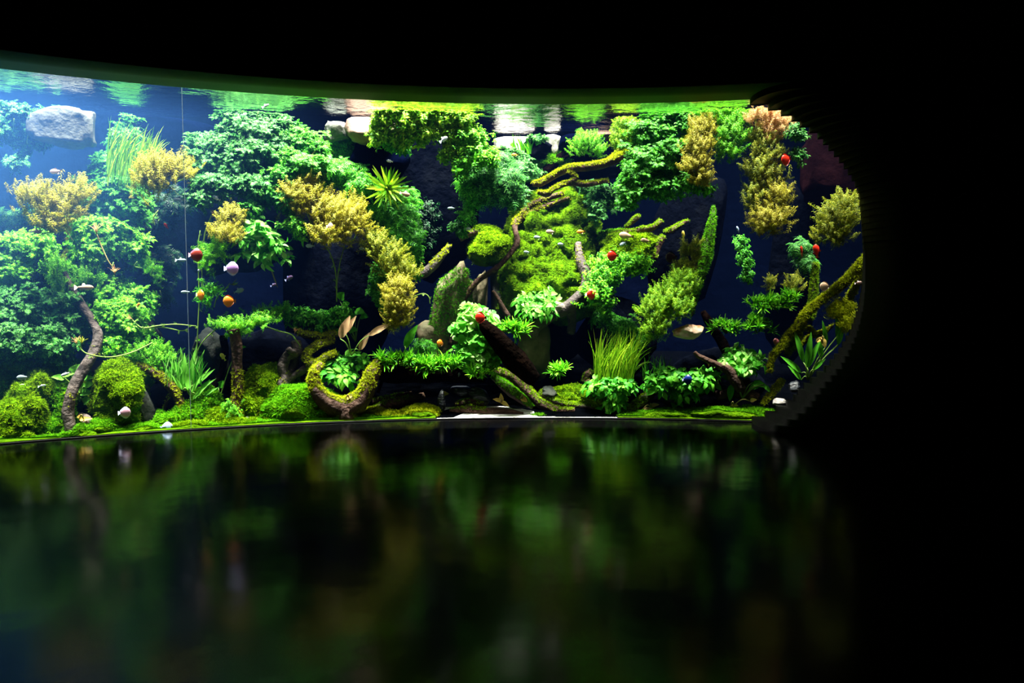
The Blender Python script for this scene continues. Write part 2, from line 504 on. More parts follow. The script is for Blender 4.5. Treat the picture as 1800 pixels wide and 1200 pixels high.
# floor: dark polished stone that mirrors the tank
m, nt, out = new_mat('dark_polished_floor')
p = nt.nodes.new('ShaderNodeBsdfPrincipled')
tc = nt.nodes.new('ShaderNodeTexCoord')
n1 = nt.nodes.new('ShaderNodeTexNoise'); n1.inputs['Scale'].default_value = 2.5; n1.inputs['Detail'].default_value = 5
nt.links.new(tc.outputs['Object'], n1.inputs['Vector'])
mr = nt.nodes.new('ShaderNodeMapRange'); mr.inputs[3].default_value = .11; mr.inputs[4].default_value = .17
nt.links.new(n1.outputs['Fac'], mr.inputs[0]); nt.links.new(mr.outputs[0], p.inputs['Roughness'])
n2 = nt.nodes.new('ShaderNodeTexNoise'); n2.inputs['Scale'].default_value = 3.5; n2.inputs['Detail'].default_value = 3
nt.links.new(tc.outputs['Object'], n2.inputs['Vector'])
bp = nt.nodes.new('ShaderNodeBump'); bp.inputs['Strength'].default_value = .12; bp.inputs['Distance'].default_value = .02
nt.links.new(n2.outputs['Fac'], bp.inputs['Height']); nt.links.new(bp.outputs[0], p.inputs['Normal'])
p.inputs['Base Color'].default_value = (.004, .004, .004, 1); p.inputs['Specular IOR Level'].default_value = .035
nt.links.new(p.outputs[0], out.inputs[0]); M['floor'] = m
M['black_wall'] = plain_mat('black_wall_paint', (.004, .004, .004), .8, .05)
M['reveal'] = plain_mat('dark_green_reveal', (.012, .038, .014), .8, .1)  # dark green, a little lighter than the black wall
M['slat'] = rough_mat('dark_laminated_board', [(.0015, .0015, .0012), (.0035, .0033, .0026)], scale=12, bump=.1, rough=.6, spec=.08)

def quad_struct(name, pts, mat, label, cat):
    return struct(link_mesh(name, np.array(pts, float), [np.array([[0, 1, 2, 3]])], mat), label, cat)
quad_struct('floor', [(-6, -4, 0), (6, -4, 0), (6, 6.2, 0), (-6, 6.2, 0)], M['floor'], 'dark polished floor mirroring the lit aquarium', 'floor')
quad_struct('ceiling', [(-6, -4, ZCEIL), (-6, 6.2, ZCEIL), (6, 6.2, ZCEIL), (6, -4, ZCEIL)], M['black_wall'], 'unlit black ceiling of the viewing room', 'ceiling')
quad_struct('wall_back', [(-6, -4, 0), (-6, -4, ZCEIL), (6, -4, ZCEIL), (6, -4, 0)], M['black_wall'], 'unlit black wall behind the viewer', 'wall')
quad_struct('wall_left', [(-6, -4, 0), (-6, 6.2, 0), (-6, 6.2, ZCEIL), (-6, -4, ZCEIL)], M['black_wall'], 'unlit black wall at the far left', 'wall')
AL, AR = -1.25, 0.80                          # the tank runs between these azimuths
WALLR = 1.45
a = arcpts(R - REVEAL + .001, AL, AR); b = arcpts(R - .002, AL, AR)
struct(arc_prism('wall_front', (a, b), M['black_wall'], ZTOP + .004, ZCEIL), 'black curved wall over the aquarium window', 'wall')
struct(arc_prism('trim_2', (arcpts(R - REVEAL, AL, AR), b), M['reveal'], ZTOP, ZTOP + .004), 'dim board along the underside of the wall over the window', 'trim')

# right wall: stacked dark boards whose ends step round to close the window in a half round
OUT = [(178, 1308), (187, 1343), (197, 1367), (207, 1388), (218, 1403), (229, 1421), (240, 1437), (253, 1449), (264, 1459), (276, 1470), (287, 1479),
       (298, 1487), (309, 1494), (321, 1501), (333, 1507), (350, 1510), (380, 1513), (450, 1517), (505, 1514), (540, 1508), (580, 1494), (612, 1476),
       (640, 1455), (665, 1425), (685, 1403), (698, 1393), (708, 1380), (718, 1361), (727, 1343), (738, 1316), (742, 1290)]
def end_x(y):
    for (y0, x0), (y1, x1) in zip(OUT, OUT[1:]):
        if y0 <= y <= y1: return x0 + (x1 - x0) * (y - y0) / (y1 - y0)
    return OUT[0][1] if y < OUT[0][0] else OUT[-1][1]
NL = 54
V, F = [], []
for k in range(NL):
    z0, z1 = ZTOP * k / NL, ZTOP * (k + 1) / NL
    zm = (z0 + z1) / 2
    x = 1400
    for _ in range(5):                        # image row of this board's middle at its own end
        y = 180 + (740 - 180) * (ZTOP - zm) / ZTOP
        lo_, hi_ = 150.0, 760.0
        for _ in range(24):
            y = (lo_ + hi_) / 2
            if P(x, y, 0).z > zm: lo_ = y
            else: hi_ = y
        x = end_x(y)
    e = P(x, y, 0); th = math.atan2(e.x - CX, e.y - CY)
    plan = []; fo_ = .0015 * (k % 2)
    NB = 10
    for i in range(NB + 1):
        f = math.pi / 2 * i / NB
        plan.append(pol(th + .20 * (1 - math.cos(f)) / R, R - .002 - (REVEAL - .002 - fo_) * math.sin(f), 0))
    th1 = th + .20 / R
    for i in range(1, 13): plan.append(pol(th1 + (AR + .12 - th1) * i / 12, R - REVEAL + fo_, 0))
    for i in range(12, 0, -1): plan.append(pol(th1 + (AR + .12 - th1) * i / 12, R - .002, 0))
    o = len(V); n = len(plan); gap = 0.0
    V += [(q.x, q.y, z0 + gap) for q in plan] + [(q.x, q.y, z1 - gap) for q in plan]
    nb = NB + 1
    for i in range(n):
        j = (i + 1) % n
        F.append((o + i, o + j, o + n + j, o + n + i))
    # caps: front run i pairs with back run
    front = list(range(NB, NB + 13)); back = [n - 1 - i for i in range(12)]
    for i in range(11):
        for base, fl in ((0, False), (n, True)):
            q = (o + base + front[i + 1], o + base + front[i + 2], o + base + back[i + 1], o + base + back[i])
            F.append(q if fl else q[::-1])
    for base in (0, n):                        # fan from the inner back corner over the rounded end
        c = back[0]
        for i in range(0, NB, 2):
            F.append((o + base + c, o + base + i, o + base + i + 1, o + base + i + 2))
        F.append((o + base + c, o + base + NB, o + base + NB + 1, o + base + NB + 1))
F = [f for f in F]
quads = np.array([f for f in F if len(set(f)) == 4]); tris = np.array([f[:3] for f in F if len(set(f)) == 3])
struct(link_mesh('wall_right', np.array(V), [quads, tris], M['slat']), 'dark wall of stacked boards whose stepped ends round off the window', 'wall')
quad_struct('wall_side', [tuple(pol(AR + .1, R - REVEAL, 0)), (6, -4, 0), (6, -4, ZCEIL), tuple(pol(AR + .1, R - REVEAL, ZCEIL))], M['black_wall'], 'unlit black wall running back from the stacked boards', 'wall')

# the glass
m, nt, out = new_mat('tank_glass')
tr = nt.nodes.new('ShaderNodeBsdfTransparent'); tr.inputs[0].default_value = (.97, .99, .98, 1)
gl = nt.nodes.new('ShaderNodeBsdfGlossy'); gl.inputs['Roughness'].default_value = .02
fr = nt.nodes.new('ShaderNodeFresnel'); fr.inputs[0].default_value = 1.2
mx = nt.nodes.new('ShaderNodeMixShader')
nt.links.new(fr.outputs[0], mx.inputs[0]); nt.links.new(tr.outputs[0], mx.inputs[1]); nt.links.new(gl.outputs[0], mx.inputs[2])
nt.links.new(mx.outputs[0], out.inputs[0]); M['glass'] = m
def arc_sheet(name, r, z0, z1, a0, a1, mat, n=80):
    V = [tuple(q) for q in [pol(a0 + (a1 - a0) * i / n, r, z0) for i in range(n + 1)] + [pol(a0 + (a1 - a0) * i / n, r, z1) for i in range(n + 1)]]
    F = [(i, i + 1, n + 2 + i, n + 1 + i) for i in range(n)]
    return link_mesh(name, np.array(V), [np.array(F)], mat, smooth=True)
g = arc_sheet('window_1', R, 0, ZCEIL, AL, AR, M['glass'])
struct(g, 'long curved aquarium window of clear glass', 'window')
sx = P(329, 500, 0); sth = math.atan2(sx.x - CX, sx.y - CY)
sm = plain_mat('seam_sealant', (.75, .85, .9), .4)
so = link_mesh('window_seam', *(lambda v, f: (v, [f]))(np.array([tuple(pol(sth + da, R + dr, z)) for z in (0, ZTOP) for da, dr in ((-.00022, .001), (.00022, .001), (.00022, .012), (-.00022, .012))]),
     np.array([(0, 1, 5, 4), (1, 2, 6, 5), (2, 3, 7, 6), (3, 0, 4, 7)])), sm, g)
so['label'] = 'thin pale vertical joint in the glass'
sill = arc_prism('trim_1', (arcpts(R - .016, AL, AR), arcpts(R - .002, AL, AR)), plain_mat('sill_strip', (.02, .02, .018), .5), 0.0, .005)
struct(sill, 'thin dark strip along the foot of the aquarium glass', 'trim')

# tank shell
struct(arc_sheet('wall_tank', R + WALLR, 0, ZCEIL, AL, AR, M['wall_dark']), 'dark blue black rear wall of the aquarium', 'wall')
def end_wall(name, th, mat, label):
    q = [pol(th, R, 0), pol(th, R + WALLR, 0), pol(th, R + WALLR, ZCEIL), pol(th, R, ZCEIL)]
    quad_struct(name, [tuple(v) for v in q], mat, label, 'wall')
end_wall('wall_end', AR, M['rock_red'], 'dim red brown end wall of the aquarium behind the right plants')
end_wall('wall_far', AL, M['wall_dark'], 'dark end wall of the aquarium beyond the left edge')
# tank bed
def ring_sheet(name, r0, r1, z0, z1, a0, a1, mat, na=90, nr=14, amp=.0):
    V = []
    for j in range(nr + 1):
        for i in range(na + 1):
            r = r0 + (r1 - r0) * j / nr
            q = pol(a0 + (a1 - a0) * i / na, r, z0 + (z1 - z0) * j / nr)
            q.z += amp * mnoise.noise(q * 5) if 0 < j else 0
            V.append(tuple(q))
    F = [(j * (na + 1) + i, j * (na + 1) + i + 1, (j + 1) * (na + 1) + i + 1, (j + 1) * (na + 1) + i) for j in range(nr) for i in range(na)]
    return link_mesh(name, np.array(V), [np.array(F)], mat, smooth=True)
struct(ring_sheet('tank_bed', R + .004, R + WALLR, .002, .20, AL, AR, M['bed'], amp=.03), 'dark stony bed rising to the back of the aquarium', 'ground')
def azim(px, py, d):
    q = P(px, py, d); return math.atan2(q.x - CX, q.y - CY)
o = ring_sheet('sand_strip', R + .004, R + .20, .003, .028, azim(768, 736, 0), azim(1085, 736, 0), M['sand'], na=60, nr=6)
tag(o, 'strip of white sand at the foot of the glass', 'sand', None, 'stuff')

for q0, q1 in ((-60, 766), (1086, 1330)):
    o = ring_sheet('moss_fringe', R + .006, R + .12, .006, .022, azim(q0, 740, 0), azim(q1, 740, 0), M['moss_bed'], na=160, nr=5, amp=.012)
    tag(o, 'low moss carpet along the foot of the glass %s the white sand' % ('left of' if q0 < 0 else 'right of'), 'moss', None, 'stuff')
    v = np.empty(len(o.data.vertices) * 3, np.float32); o.data.vertices.foreach_get('co', v); v = v.reshape(-1, 3).astype(float)
    f = np.array([tuple(p.vertices) for p in o.data.polygons])
    fuzz(v, np.concatenate([f[:, [0, 1, 2]], f[:, [0, 2, 3]]]), 5200 if q0 < 0 else 1400, .018, M['mossg'], o, -2, name='moss_strands')
# water: a thin blue scattering volume and its rippled surface (a mirror beyond the critical angle, clear above it)
m, nt, out = new_mat('water')
vs = nt.nodes.new('ShaderNodeVolumeScatter')
vs.inputs['Color'].default_value = (.10, .26, 1.0, 1); vs.inputs['Density'].default_value = .005; vs.inputs['Anisotropy'].default_value = 0.1
nt.links.new(vs.outputs[0], out.inputs['Volume']); M['water'] = m
n = 48
V = []
for z in (.001, ZWATER - .004):
    for r in (R + .003, R + WALLR - .01):
        V += [tuple(pol(AL + .01 + (AR - AL - .02) * i / n, r, z)) for i in range(n + 1)]
k = n + 1; F = []
for i in range(n):
    F += [(i, i + 1, k + i + 1, k + i)[::-1], (2 * k + i, 2 * k + i + 1, 3 * k + i + 1, 3 * k + i), (i, i + 1, 2 * k + i + 1, 2 * k + i), (k + i + 1, k + i, 3 * k + i, 3 * k + i + 1)]
F += [(0, 2 * k, 3 * k, k), (n, k + n, 3 * k + n, 2 * k + n)]
struct(link_mesh('water', np.array(V), [np.array(F)], M['water']), 'clear bluish water filling the aquarium', 'water')
# denser volume added for the haze of light thinning from the upper left
m, nt, out = new_mat('light_haze')
vs = nt.nodes.new('ShaderNodeVolumeScatter'); vs.inputs['Color'].default_value = (.11, .36, 1.0, 1)
geo = nt.nodes.new('ShaderNodeNewGeometry')
dist = nt.nodes.new('ShaderNodeVectorMath'); dist.operation = 'DISTANCE'
hz = P(-150, 190, .12); dist.inputs[1].default_value = tuple(hz)
nt.links.new(geo.outputs['Position'], dist.inputs[0])
mr = nt.nodes.new('ShaderNodeMapRange'); mr.inputs[1].default_value = .15; mr.inputs[2].default_value = 1.75; mr.inputs[3].default_value = 1; mr.inputs[4].default_value = 0
nt.links.new(dist.outputs['Value'], mr.inputs[0])
pw = nt.nodes.new('ShaderNodeMath'); pw.operation = 'POWER'; pw.inputs[1].default_value = 2.2; nt.links.new(mr.outputs[0], pw.inputs[0])
ml = nt.nodes.new('ShaderNodeMath'); ml.operation = 'MULTIPLY'; ml.inputs[1].default_value = HAZE; nt.links.new(pw.outputs[0], ml.inputs[0])
nt.links.new(ml.outputs[0], vs.inputs['Density']); nt.links.new(vs.outputs[0], out.inputs['Volume'])
n = 24; V = []; a0, a1 = azim(-420, 400, 0), azim(700, 400, 0)
for z in (.003, ZWATER - .006):
    for r in (R + .005, R + 1.1):
        V += [tuple(pol(a0 + (a1 - a0) * i / n, r, z)) for i in range(n + 1)]
k = n + 1; F = []
for i in range(n):
    F += [(i, i + 1, k + i + 1, k + i)[::-1], (2 * k + i, 2 * k + i + 1, 3 * k + i + 1, 3 * k + i), (i, i + 1, 2 * k + i + 1, 2 * k + i), (k + i + 1, k + i, 3 * k + i, 3 * k + i + 1)]
F += [(0, 2 * k, 3 * k, k), (n, k + n, 3 * k + n, 2 * k + n)]
struct(link_mesh('haze_volume', np.array(V), [np.array(F)], m), 'blue haze of light added at the upper left', 'water')
m, nt, out = new_mat('water_surface')
geo = nt.nodes.new('ShaderNodeNewGeometry'); dp = nt.nodes.new('ShaderNodeVectorMath'); dp.operation = 'DOT_PRODUCT'
nt.links.new(geo.outputs['Incoming'], dp.inputs[0]); nt.links.new(geo.outputs['True Normal'], dp.inputs[1])
ab = nt.nodes.new('ShaderNodeMath'); ab.operation = 'ABSOLUTE'; nt.links.new(dp.outputs['Value'], ab.inputs[0])
mr = nt.nodes.new('ShaderNodeMapRange'); mr.inputs[1].default_value = .58; mr.inputs[2].default_value = .70; mr.interpolation_type = 'SMOOTHSTEP'
nt.links.new(ab.outputs[0], mr.inputs[0])
gl = nt.nodes.new('ShaderNodeBsdfGlossy'); gl.inputs['Roughness'].default_value = .13; gl.inputs['Color'].default_value = (.44, .45, .46, 1)
tr = nt.nodes.new('ShaderNodeBsdfTransparent')
tc = nt.nodes.new('ShaderNodeTexCoord')
nn = nt.nodes.new('ShaderNodeTexNoise'); nn.inputs['Scale'].default_value = 16; nn.inputs['Detail'].default_value = 4
nt.links.new(tc.outputs['Object'], nn.inputs['Vector'])
bp = nt.nodes.new('ShaderNodeBump'); bp.inputs['Strength'].default_value = .5; bp.inputs['Distance'].default_value = .02
nt.links.new(nn.outputs['Fac'], bp.inputs['Height']); nt.links.new(bp.outputs[0], gl.inputs['Normal'])
mx = nt.nodes.new('ShaderNodeMixShader')
nt.links.new(mr.outputs[0], mx.inputs[0]); nt.links.new(gl.outputs[0], mx.inputs[1]); nt.links.new(tr.outputs[0], mx.inputs[2])
nt.links.new(mx.outputs[0], out.inputs[0]); M['surface'] = m
struct(ring_sheet('water_surface', R + .003, R + WALLR - .01, ZWATER, ZWATER, AL + .01, AR - .01, M['surface'], nr=8), 'rippled underside of the water mirroring the plants', 'water')
# ------------------------------------------------------------ builders of the things in the tank
FINE = dict(wisteria=.70, hygro=.74, fern=.85, rotala=.78, small=.85)
def axes(px, py, d):
    p = P(px, py, d)
    rad = Vector((p.x - CX, p.y - CY, 0)).normalized()
    return p, Vector((0, 0, 1)).cross(rad) * -1, Vector((0, 0, 1)), rad   # right, up, away from the viewer
def plant(name, label, group, kind, mat, blobs, size=.065, dens=1.0, stems=None, stem_mat='stem', up=.7, out=.7, fwd=.35, cat='plant', sway=(0, 0), part_label=None, count=None, grow=1.24, slope=.0009, deep=.12):
    """a bush: leafy sprigs over the blobs (px, py, depth, rx px, ry px, rd m) on stems that run back to the wood behind"""
    rng = rng_new(); size = size * FINE.get(kind, 1)
    b0 = max(blobs, key=lambda b: b[1])
    root = empty(name, P(b0[0], b0[1] + b0[4] * .6, b0[2] + .05))
    tag(root, label, cat, group)
    VV, FF, o = [], [], 0
    top_y = min(b[1] for b in blobs)
    for (px, py, d, rx, ry, rd) in blobs:
        d = max(.10, d + deep * (py < 610) * min(1, max(0, (620 - px) / 150)) - slope * (py - top_y)); rx, ry = rx * grow, ry * grow
        c, xr, zu, yr = axes(px, py, d); s = S(px, py, d)
        A = np.array([xr * (rx * s), yr * rd, zu * (ry * s)])
        area = rx * s * ry * s * math.pi * 2.0
        n = count or max(4, int(dens * 3.0 * area / (size * size)))
        u = rng.normal(size=(n, 3)); u /= np.linalg.norm(u, axis=1, keepdims=True)
        u[:, 1] = np.where(u[:, 1] > .3, -u[:, 1], u[:, 1])
        fl = (u[:, 2] < -.2) & (rng.random(n) < .45); u[fl, 2] *= -1
        rf = (rng.uniform(.5, 1.0, n) * np.where(rng.random(n) < .10, 1.3, 1))[:, None]
        wob = 1 + .45 * np.array([mnoise.noise(Vector((q[0] * 2.3, q[1] * 2.3, q[2] * 4.5)) + Vector((px, py, 0))) for q in u])[:, None]
        pos = np.array(c) + (u * rf * wob) @ A
        dr = (u @ np.array([xr, yr, zu])) * out + np.array([0, 0, up]) - np.array(yr) * fwd + rng.normal(size=(n, 3)) * .28
        dr += np.array(xr) * sway[0] + np.array([0, 0, sway[1]])
        sz = size * 1.12 * rng.uniform(.55, 1.45, n)
        pos = pos - dr / np.linalg.norm(dr, axis=1, keepdims=True) * sz[:, None] * .5
        v, f = scatter(kind, pos, dr, sz, rng)
        VV.append(v); FF.append(f + o); o += len(v)
    fo = link_mesh('foliage', keep_in(np.concatenate(VV)), [np.concatenate(FF)], M[mat], root)
    if part_label: fo['label'] = part_label
    if stems is None:
        stems = []
        for (px, py, d, rx, ry, rd) in blobs[:5]:
            x = px + rng.uniform(-.4, .4) * rx
            stems.append([(x, py - ry * .2, d, .8), (x + rng.uniform(-5, 5), py + ry * .5, d + rd * .4, 1.1), (px + rng.uniform(-.3, .3) * rx, py + ry * .8, d + rd * .9 + .03, 1.5)])
    for st in stems:
        v, f, t = tube_geo(wpts(st), 6, 4, .05)
        link_mesh('stem', keep_in(v), [f, t], M[stem_mat], root, smooth=True)
    return root
def wood(name, label, paths, mat='bark', group='driftwood branches', moss=None, seg=12, rough=.2, cat='driftwood', part_label=None):
    """driftwood from branch paths of (px, py, depth, radius px); moss = (material, count, size, up limit[, pixel box])"""
    geos = [tube_geo(wpts(p), seg, 6, rough, seed=len(label) + 3.1 * i) for i, p in enumerate(paths)]
    v, f, t = merge(geos)
    v = keep_in(v, .012)
    q = paths[0][0]
    root = link_mesh(name, v, [f, t], M[mat], None, smooth=True, loc=P(q[0], q[1], q[2]))
    tag(root, label, cat, group)
    for ms in ([moss] if isinstance(moss, tuple) else (moss or [])):
        T = to_tris(f, t)
        part = None
        if len(ms) > 4:
            x0, y0, x1, y1 = ms[4]
            part = lambda p: inside(p, x0, y0, x1, y1)
        fo = fuzz(v, T, ms[1], ms[2], M[ms[0]], root, ms[3], part=part)
    return root
def inside(p, x0, y0, x1, y1):
    q = p - np.array([0, 0, EYE])
    fwd = q[:, 1] * CP - q[:, 2] * SP; up = q[:, 1] * SP + q[:, 2] * CP
    x = 900 + FPX * q[:, 0] / fwd; y = 600 - FPX * up / fwd
    return (x > x0) & (x < x1) & (y > y0) & (y < y1)
import bmesh
def ico(sub):
    bm = bmesh.new(); bmesh.ops.create_icosphere(bm, subdivisions=sub, radius=1)
    v = np.array([tuple(q.co) for q in bm.verts]); f = np.array([[q.index for q in p.verts] for p in bm.faces]); bm.free()
    return v, f
ICO = {k: ico(k) for k in (2, 3, 4, 5)}
def rock_geo(px, py, d, rx, ry, rd, seed, amp=.22, facets=7, roll=0, sub=4, freq=1.5, box=1.0):
    v, f = ICO[sub]
    r = random.Random(seed)
    u = np.sign(v) * np.abs(v) ** box
    if box < 1: u /= np.linalg.norm(u, axis=1).max() ** .6
    k = np.array([1 + amp * (mnoise.noise(Vector(q) * freq + Vector((seed, seed * .7, 0))) + .5 * mnoise.noise(Vector(q) * freq * 2.3 + Vector((0, seed, 3))) + .22 * mnoise.noise(Vector(q) * freq * 6 + Vector((seed, 0, 9)))) for q in v])
    u = u * k[:, None]
    for _ in range(facets):
        nv = np.array([r.gauss(0, 1) for _ in range(3)]); nv /= np.linalg.norm(nv); c = r.uniform(.55, .85)
        over = u @ nv - c
        u = u - np.outer(np.maximum(over, 0) * .85, nv)
    c, xr, zu, yr = axes(px, py, d); s = S(px, py, d)
    ca, sa = math.cos(math.radians(roll)), math.sin(math.radians(roll))
    X = xr * ca + zu * sa; Z = zu * ca - xr * sa
    A = np.array([X * (rx * s), yr * rd, Z * (ry * s)])
    return keep_in(np.array(c) + u @ A, .012), f, c
def rock(name, label, px, py, d, rx, ry, rd, mat, seed=1, amp=.22, facets=7, roll=0, group=None, moss=None, smooth=False, cat='rock', sub=4, freq=1.5, box=1.0):
    v, f, c = rock_geo(px, py, d, rx, ry, rd, seed, amp, facets, roll, sub, freq, box)
    root = link_mesh(name, v, [f], M[mat], None, smooth=smooth, loc=c)
    tag(root, label, cat, group)
    for ms in ([moss] if isinstance(moss, tuple) else (moss or [])):
        part = None
        if len(ms) > 4:
            x0, y0, x1, y1 = ms[4]; part = lambda p: inside(p, x0, y0, x1, y1)
        fuzz(v, f, ms[1], ms[2], M[ms[0]], root, ms[3], part=part)
    return root
def mound(label, blobs, mat='moss', n=2500, size=.02, group='moss cushions', up=-.1, bed='moss_bed', name='moss_cushion', amp=.25):
    """a moss cushion: lumps of moss bed with strands over them"""
    geos = []
    for i, (px, py, d, rx, ry, rd) in enumerate(blobs):
        v, f, c = rock_geo(px, py, d, rx * 1.15, ry * 1.15, rd, seed=px * .13 + py, amp=amp, facets=0, freq=1.8)
        geos.append((v, np.zeros((0, 4), int), f))
    v, _, t = merge(geos)
    b = blobs[0]
    root = link_mesh(name, v, [t], M[bed], None, smooth=True, loc=P(b[0], b[1] + b[4], b[2]))
    tag(root, label, 'moss', group)
    fuzz(v, t, n, size, M[mat], root, up, name='moss_strands', lift=.35)
    return root

# single long stems with little leaf nodes
def runner(label, path, tips=(), mat='stem', nodes=6, group='thin runner stems', name='runner_stem', leafs='red', leaf_size=.03):
    rng = rng_new()
    w = wpts([(x, y, d, r * .78) for x, y, d, r in path])
    v, f, t = tube_geo(w, 6, 8, .05)
    q = path[0]
    root = link_mesh(name, keep_in(v), [f, t], M[mat], None, smooth=True, loc=P(q[0], q[1], q[2]))
    tag(root, label, 'plant stem', group)
    c = catmull([Vector(p) for p in w], 8)
    pos = np.array([tuple(c[int((i + .5) * len(c) / nodes)].xyz) for i in range(nodes)])
    if nodes:
        vv, ff = scatter('small', pos, rng.normal(size=(nodes, 3)), np.full(nodes, .022), rng)
        link_mesh('node_leaves', keep_in(vv), [ff], M['stem'], root)
    for (px, py, d, size, m, dx, dz) in tips:
        p = P(px, py, d); _, xr, zu, yr = axes(px, py, d)
        dd = np.array([tuple(xr * dx + zu * dz - yr * .3)])
        vv, ff = scatter('tuft' if m != 'pale' else 'hygro', np.array([tuple(p)]), dd, np.array([size]), rng)
        link_mesh('leaf_rosette', keep_in(vv), [ff], M[m], root)
    return root
# broad leaves on stalks: leaves (tip px, py, depth, length px, width px, angle deg in the picture plane, towards the viewer tilt)
def leafy(name, label, group, base, leaves, mat='broad', stem_mat='stem', cat='plant'):
    bp_ = P(*base)
    root = empty(name, bp_); tag(root, label, cat, group)
    for (px, py, d, L, w, ang, tilt) in leaves:
        c, xr, zu, yr = axes(px, py, d); s = S(px, py, d)
        a = math.radians(ang)
        o = (xr * math.cos(a) + zu * math.sin(a) - yr * tilt).normalized()
        sd = o.cross(-yr * 1.0 + zu * .6).normalized(); nr = sd.cross(o).normalized()
        g = []; F = []
        n = 8
        for i in range(n + 1):
            t = i / n
            wd_ = w * s * (math.sin(math.pi * min(1, t ** .75)) ** .8 if 0 < t < 1 else .04)
            mid = c + o * (L * s * (t - .5)) + nr * (-.16 * L * s * (t - .35) ** 2 * 2)
            rip = .12 * wd_ * math.sin(i * 2.1)
            g += [mid - sd * wd_ + nr * (wd_ * .3 + rip), mid - sd * wd_ * .5 + nr * wd_ * .1, mid, mid + sd * wd_ * .5 + nr * wd_ * .1, mid + sd * wd_ + nr * (wd_ * .3 - rip)]
        for i in range(n):
            for k in range(4):
                q = i * 5 + k; F.append((q, q + 1, q + 6, q + 5))
        V = keep_in(np.array([tuple(q) for q in g]), .02)
        m_ = mat
        lf = link_mesh('leaf', V, [np.array(F)], M[m_], root, smooth=True)
        st = c - o * (L * s * .5)
        mid = (st + bp_) / 2 + Vector((0, 0, .02)) - yr * .02
        v, f, t = tube_geo([(bp_.x, bp_.y, bp_.z, .003), (mid.x, mid.y, mid.z, .0026), (st.x, st.y, st.z, .0022)], 6, 5, 0)
        link_mesh('leaf_stalk', keep_in(v, .02), [f, t], M[stem_mat], root, smooth=True)
    return root
# long blades: (px, py) foot spread, heights
def grass(name, label, group, foot, n, hpx, lean, width_px, mat, spread=(20, .05), curl=.3, jitter=.5, cat='plant', rise=0):
    rng = rng_new()
    fx, fy, fd = foot
    root = empty(name, P(fx, fy, fd)); tag(root, label, cat, group)
    V, F = [], []
    c0, xr, zu, yr = axes(fx, fy, fd); s = S(fx, fy, fd)
    for k in range(n):
        b = c0 + zu * (rng.uniform(-1, 1) * rise * s) + xr * (rng.uniform(-1, 1) * spread[0] * s) + yr * rng.uniform(-1, 1) * spread[1]
        L = hpx * s * rng.uniform(.55, 1.1)
        ln = lean + rng.normal() * jitter
        out_ = xr * ln + yr * rng.normal() * jitter * .6
        sd = (xr + yr * rng.normal() * .8).normalized(); w = width_px * s * rng.uniform(.7, 1.2) / 2
        o = len(V); m_ = 7
        for i in range(m_ + 1):
            t = i / m_
            p = b + zu * (L * (t - curl * abs(ln) * t ** 3)) + out_ * (L * .55 * t ** 1.6)
            ww = w * (1 if t < .6 else max(.05, (1 - t) / .4))
            V += [tuple(p - sd * ww), tuple(p + sd * ww)]
        for i in range(m_): F.append((o + 2 * i, o + 2 * i + 1, o + 2 * i + 3, o + 2 * i + 2))
    link_mesh('blades', keep_in(np.array(V)), [np.array(F)], M[mat], root)
    v, f, t = tube_geo([(c0.x - .01, c0.y, c0.z - .012, .012), (c0.x, c0.y, c0.z, .014), (c0.x + .01, c0.y, c0.z + .012, .008)], 8, 3, .1)
    link_mesh('crown_base', keep_in(v), [f, t], M['stem'], root, smooth=True)
    return root

# ------------------------------------------------------------ fish
def fish_mat(name, c0, c1, c2=None, stripe=0, rough=.35):
    m, nt, out = new_mat(name)
    tc = nt.nodes.new('ShaderNodeTexCoord')
    p = nt.nodes.new('ShaderNodeBsdfPrincipled'); p.inputs['Roughness'].default_value = rough; p.inputs['Specular IOR Level'].default_value = .4
    if stripe:
        w = nt.nodes.new('ShaderNodeTexWave'); w.inputs['Scale'].default_value = stripe; w.inputs['Distortion'].default_value = 2.5; w.inputs['Detail'].default_value = 2
        nt.links.new(tc.outputs['Object'], w.inputs['Vector']); c = ramp(nt, w.outputs['Fac'], [c0, c1])
    else:
        n = nt.nodes.new('ShaderNodeTexNoise'); n.inputs['Scale'].default_value = 60
        nt.links.new(tc.outputs['Object'], n.inputs['Vector']); c = ramp(nt, n.outputs['Fac'], [c0, c1])
    nt.links.new(c, p.inputs['Base Color']); nt.links.new(p.outputs[0], out.inputs[0])
    return m
